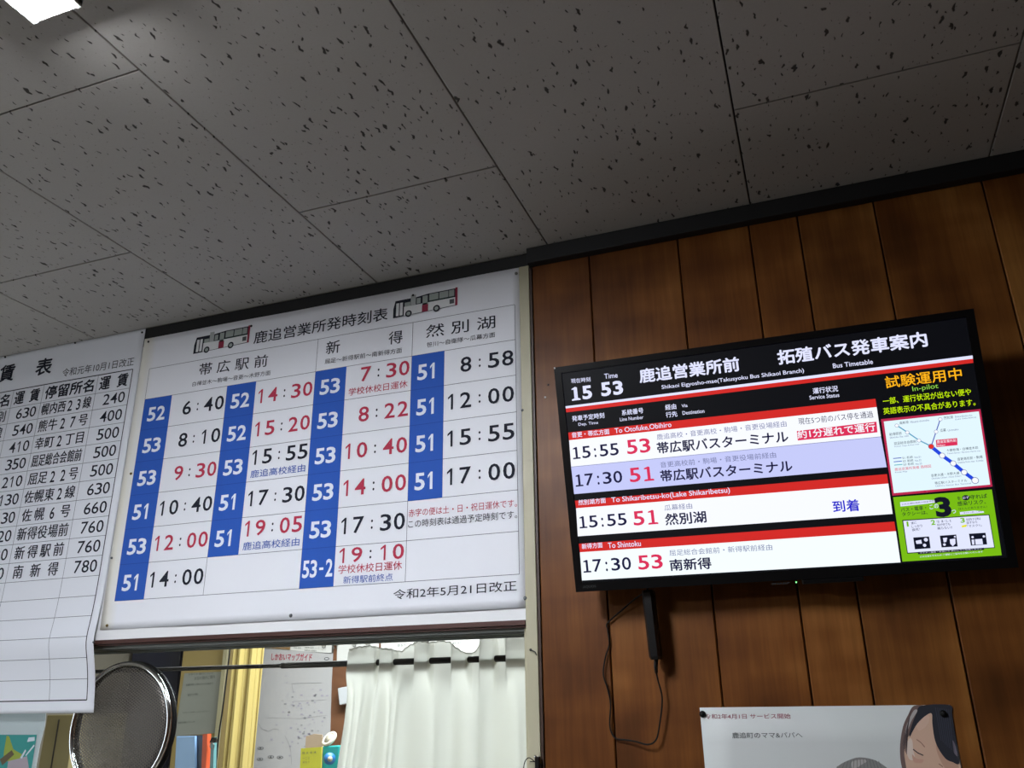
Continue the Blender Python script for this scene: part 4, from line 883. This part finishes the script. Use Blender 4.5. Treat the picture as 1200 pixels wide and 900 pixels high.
# map
MY = OB - .0022
mp = slab('wall_map', [(306, 760), (390.2, 765.5), (388.5, 800), (384, 960), (292, 966), (299, 860)], MY, .002, make_paper('map_paper', '#c6c5c8'), 'large pale town map with a red hand-written title on the office wall', 'map')
MS = Surf(Vector((0, MY, CAM_Z)), (1, 0, 0), (0, 0, 1), (0, -1, 0)); pr = Print(MS, .0015); MR = ink('title_red', '#b02545')
pr.ptext('しかおいマップガイド', (318, 773.8), (365.5, 774.6), 8.5, MR, .03)
u, v = MS.px(383, 772); pr.disc(u, v, .014, ink('map_grey', '#55585c'), 0, 20, .007); pr.disc(u, v, .010, ink('map_pale', '#c9c8cb'), .0003, 20, .004)
for x_, y_ in ((305.5, 876.7), (305, 889.5), (317.5, 887), (328.3, 887.5)):
    u, v = MS.px(x_, y_); pr.disc(u, v, .017, ink('map_grey', '#55585c'), 0, 20, .0065); pr.disc(u, v, .013, ink('map_pale', '#c9c8cb'), .0003, 20, .0045); pr.disc(u, v, .007, ink('map_grey', '#55585c'), .0006, 12, .003)
rnd = random.Random(3); LV = ink('map_lavender', '#b3aebf'); LG2 = ink('map_line', '#a4a4a9')
for k in range(90):
    x_ = 325 + rnd.gauss(30, 17); y_ = 840 + rnd.gauss(0, 28)
    if not (303 < x_ < 383 and 788 < y_ < 895): continue
    u, v = MS.px(x_, y_); s_ = .004 + rnd.random() * .010; pr.rect(u, v, u + s_, v + s_ * .5, LV if k % 3 else LG2)
def pl(pts, w_=.0016, m_=None):
    for a, b_ in zip(pts[:-1], pts[1:]): pr.line(MS.px(*a), MS.px(*b_), w_, m_ or LG2)
pl([(342, 801), (377, 800)]); pl([(342, 801), (344, 812)]); pl([(303, 848), (307, 854), (315, 857), (321, 854), (327, 855)]); pl([(334, 862), (338, 870), (341, 880), (342, 896)]); pl([(312, 841), (352, 842), (384, 838)], .001); pl([(343, 822), (383, 820)], .001)
pr.build('printed_map', mp)
# papers and clips above
slab('cardboard_sheet', [(307, 738), (340.2, 738), (339.8, 761.5), (307, 758.5)], OB - .0032, .003, CARD, 'brown cardboard sheet above the town map', 'cardboard')
p1 = slab('clipped_paper', [(340.6, 735), (389.5, 737), (388.6, 766.4), (340.2, 761.8)], OB - .0022, .001, WHITEP, 'white printed paper held by a binder clip above the town map', 'paper')
p2_ = slab('clipped_paper', [(396, 733), (444, 730), (444, 776), (394.5, 778)], OB - .0022, .001, WHITEP, 'white paper with two binder clips behind the curtain top', 'paper')
p3 = slab('clipped_paper', [(447, 730), (500.5, 727), (500, 772), (446, 775)], OB - .0022, .001, WHITEP, 'white paper left of the thin divider behind the curtain top', 'paper')
p4 = slab('clipped_paper', [(502.5, 727), (580, 722), (579, 768), (502, 771)], OB - .0022, .001, WHITEP, 'widest white paper behind the curtain top right of the thin divider', 'paper')
p5 = slab('clipped_paper', [(592.5, 738), (616, 737), (616, 746.5), (592.5, 747.5)], OB - .0022, .001, WHITEP, 'small white card at the curtain top beside the cream post', 'card')
PS = Surf(Vector((0, OB - .06, CAM_Z)), (1, 0, 0), (0, 0, 1), (0, -1, 0))
def lines(par, rows, Yo=.0025):
    pr = Print(Surf(Vector((0, OB - Yo, CAM_Z)), (1, 0, 0), (0, 0, 1), (0, -1, 0)), .001)
    for t, a, b_, h_ in rows: pr.ptext(t, a, b_, h_, FT, 0)
    pr.build('lettering', par)
lines(p1, [('予約 電話', (344, 756), (352, 756.5), 2), ('予約 窓口', (344, 760), (353, 760.5), 2), ('回数券のご案内', (357, 756.5), (371, 757), 2), ('定期券の発売について', (357, 759.8), (374, 760.5), 2), ('営業所までお問合せ', (357, 763), (371, 763.6), 2)])
lines(p4, [('時刻 行先 経由', (528, 750.5), (545, 749), 2.6), ('運賃 備考', (530, 755), (541, 754), 2)]); lines(p3, [('一 二 三', (466, 753), (475, 752), 3), ('四 五 六', (466, 758), (476, 757), 3)])
def clip(x, y, Y, label):
    t = thing('binder_clip', P(x, y, Y), label, 'clip'); c = P(x, y, Y); b = MB(); b.prism([c + Vector((-.013, -.006, -.006)), c + Vector((.013, -.006, -.006)), c + Vector((.010, -.001, .010)), c + Vector((-.010, -.001, .010))], [c + Vector((-.013, .006, -.006)), c + Vector((.013, .006, -.006)), c + Vector((.010, .001, .010)), c + Vector((-.010, .001, .010))], BLK); b.build('clip_body', t)
    b = MB(); b.torus(c + Vector((0, -.006, -.016)), (0, 1, .2), .009, .0016, STEEL, 20, 6); b.build('wire_handle', t)
clip(380.5, 753, OB - .0095, 'black binder clip on the paper above the town map'); clip(393.8, 753.5, OB - .0095, 'black binder clip just right of the town map')
clip(416, 751.5, OB - .0095, 'black binder clip above the gathered curtain edge'); clip(432, 751, OB - .0095, 'second black binder clip above the gathered curtain edge'); clip(588, 742.5, OB - .0095, 'black clip between the wide paper and the small card')
slab('paper_strip', [(500.2, 728), (502.6, 728), (502.6, 752), (500.6, 752)], OB - .0045, .002, mat('strip_grey', '#5a5a58', .5), 'thin grey strip between two white papers above the curtain', 'strip')
sb = slab('wall_switch_box', [(395.3, 806.5), (408, 804), (408, 824), (397.6, 826.5)], OB - .0505, .05, mat('white_plastic', '#d4d8de', .4), 'white plastic box on the brown partition beside the curtain', 'box', bevel=.004)
# shelf with desk things
SY = 2.55; sz_ = P(360, 913, SY).z
b = MB(); b.box((P(200, 900, SY).x, SY - .05, sz_ - .03), (P(470, 900, SY).x, SY + .20, sz_), mat('shelf_grey', '#6b6a66', .6)); shf = tag(b.build('office_shelf', loc=(P(330, 900, SY).x, SY, sz_ - .03), bevel=.002), 'grey shelf top carrying files and tape inside the office', 'shelf')
slab('tan_envelope', [(355.5, 912.5), (379, 912.5), (377.5, 861), (368, 860), (358.5, 863)], SY + .10, .004, mat('tan_paper', '#b19b84', .8), 'tan paper packet standing behind the yellow card', 'packet')
yc2 = slab('yellow_card', [(350.8, 912.5), (375.6, 912.5), (377, 875.4), (352.6, 877)], SY + .02, .004, mat('yellow_card', '#c3c03a', .7), 'yellow calendar card standing on the office shelf', 'card')
pr = Print(Surf(Vector((0, SY + .02, CAM_Z)), (1, 0, 0), (0, 0, 1), (0, -1, 0)), .001); pr.ptext('月 火 水 木', (354, 884), (371, 883), 3, FT, .01); pr.ptext('一 二 三', (355, 890), (363, 889.5), 2.6, FT, 0); pr.ptext('四 五 六', (355, 894.5), (363, 894), 2.6, FT, 0); pr.build('lettering', yc2)
slab('tape_dispenser', [(376.6, 912.5), (396, 912.5), (397, 874), (378, 874.5)], SY + .03, .05, mat('teal_plastic', '#1f9a95', .4), 'teal tape dispenser on the office shelf under the clear tape roll', 'dispenser', bevel=.003)
c = P(386, 866, SY + .05); tr_ = thing('tape_roll', c - Vector((0, 0, .03)), 'roll of clear tape on top of the teal dispenser', 'tape'); b = MB(); b.torus(c, (.35, 1, -.9), .022, .0065, mat('clear_tape', '#c9c3b2', .15), 32, 10); b.build('tape_ring', tr_); b = MB(); b.lathe(c, (.35, 1, -.9), [(.017, -.006), (.017, .006)], mat('tape_core', '#a59d8d', .5), 24); b.build('core', tr_)
c = P(386, 889, SY); br2 = thing('blue_tape', c, 'blue tape roll with pale core in front of the teal dispenser', 'tape'); b = MB(); b.lathe(c, (.9, -1, 0), [(.018, -.008), (.018, .012)], mat('blue_tape', '#2a6ea8', .4), 20); b.build('tape_ring', br2); b = MB(); b.lathe(c + Vector((.012, -.016, 0)), (.9, -1, 0), [(.008, -.001), (.008, .004)], mat('tape_core', '#a59d8d', .5), 16); b.build('core', br2)
slab('blue_folder', [(203.8, 912.5), (229, 912.5), (228.5, 862.5), (206.5, 863)], SY, .010, mat('blue_clear', '#7fa3cf', .3), 'light blue clear plastic folder standing beside the grille', 'folder', bevel=.002)
slab('navy_folder', [(229.5, 912.5), (236, 912.5), (237.5, 861.5), (228.8, 862)], SY + .01, .02, mat('navy_plastic', '#26334a', .4), 'dark navy folder between the blue folder and the orange file', 'folder')
slab('orange_file', [(235.6, 912.5), (240.6, 912.5), (243, 860), (237.6, 860.4)], SY - .01, .02, mat('orange_plastic', '#c2512c', .5), 'narrow orange file standing on the office shelf', 'file')
slab('teal_folder', [(234.5, 912.5), (249.5, 912.5), (251, 864), (244, 864.5), (243, 906), (235, 906.5)], SY + .03, .015, mat('teal_clear', '#5f8f92', .4), 'pale teal folder behind the orange file', 'folder')
clip(250.5, 868, SY - .01, 'black binder clip on the pale teal folder')
# notice on the inside of the glass, left
gp = slab('window_notice', [(-40, 826), (54.6, 826), (52.5, 850), (47, 872), (41, 905), (-50, 905)], GY + .006, .0008, make_paper('glass_notice', '#c8ced4'), 'white notice with a teal picture stuck inside the office glass', 'notice')
pr = Print(Surf(Vector((0, GY + .006, CAM_Z)), (1, 0, 0), (0, 0, 1), (0, -1, 0)), .0006)
pr.ppoly([(-40, 861), (43.4, 861), (36.5, 905), (-50, 905)], ink('teal_print', '#3f9a98')); pr.ppoly([(5, 880), (8, 862), (11, 863), (16, 878), (26, 884), (22, 892), (4, 892)], ink('lime_print', '#a3ad4a'), .0001)
pr.ppoly([(0, 890), (14, 879), (17, 884), (3, 897)], ink('brown_print', '#6b5a44'), .0002); pr.ppoly([(8, 905), (10, 892), (22, 889), (32, 886), (35, 905)], ink('lilac_print', '#b9a8b4'), .0002)
pr.ppoly([(24, 888), (30, 878), (31, 880), (26, 889)], WH, .0003); pr.ppoly([(30, 885), (40, 872.5), (41, 874), (31, 886)], WH, .0003); pr.ppoly([(32, 869.6), (41, 868), (41, 863.6), (34, 864.2)], WH, .0003)
pr.build('printed_picture', gp)
b = MB(); bx0, bx1 = P(50, 870, 2.5).x, P(84, 870, 2.5).x; b.box((bx0, 2.5, 0), (bx1, 2.75, P(60, 838, 2.5).z), mat('tan_cloth', '#8c8058', .8)); b.box((bx0 + .06, 2.496, .2), (bx0 + .065, 2.4995, P(60, 843, 2.5).z), mat('dark_gap', '#140c07', .8))
tag(b.build('filing_box', loc=((bx0 + bx1) / 2, 2.6, 0), bevel=.002), 'tall tan filing unit between the window notice and the speaking grille', 'cabinet')

bpy.data.objects.remove(_ob)
for o in bpy.data.objects:
    if '_at' in o: del o['_at']
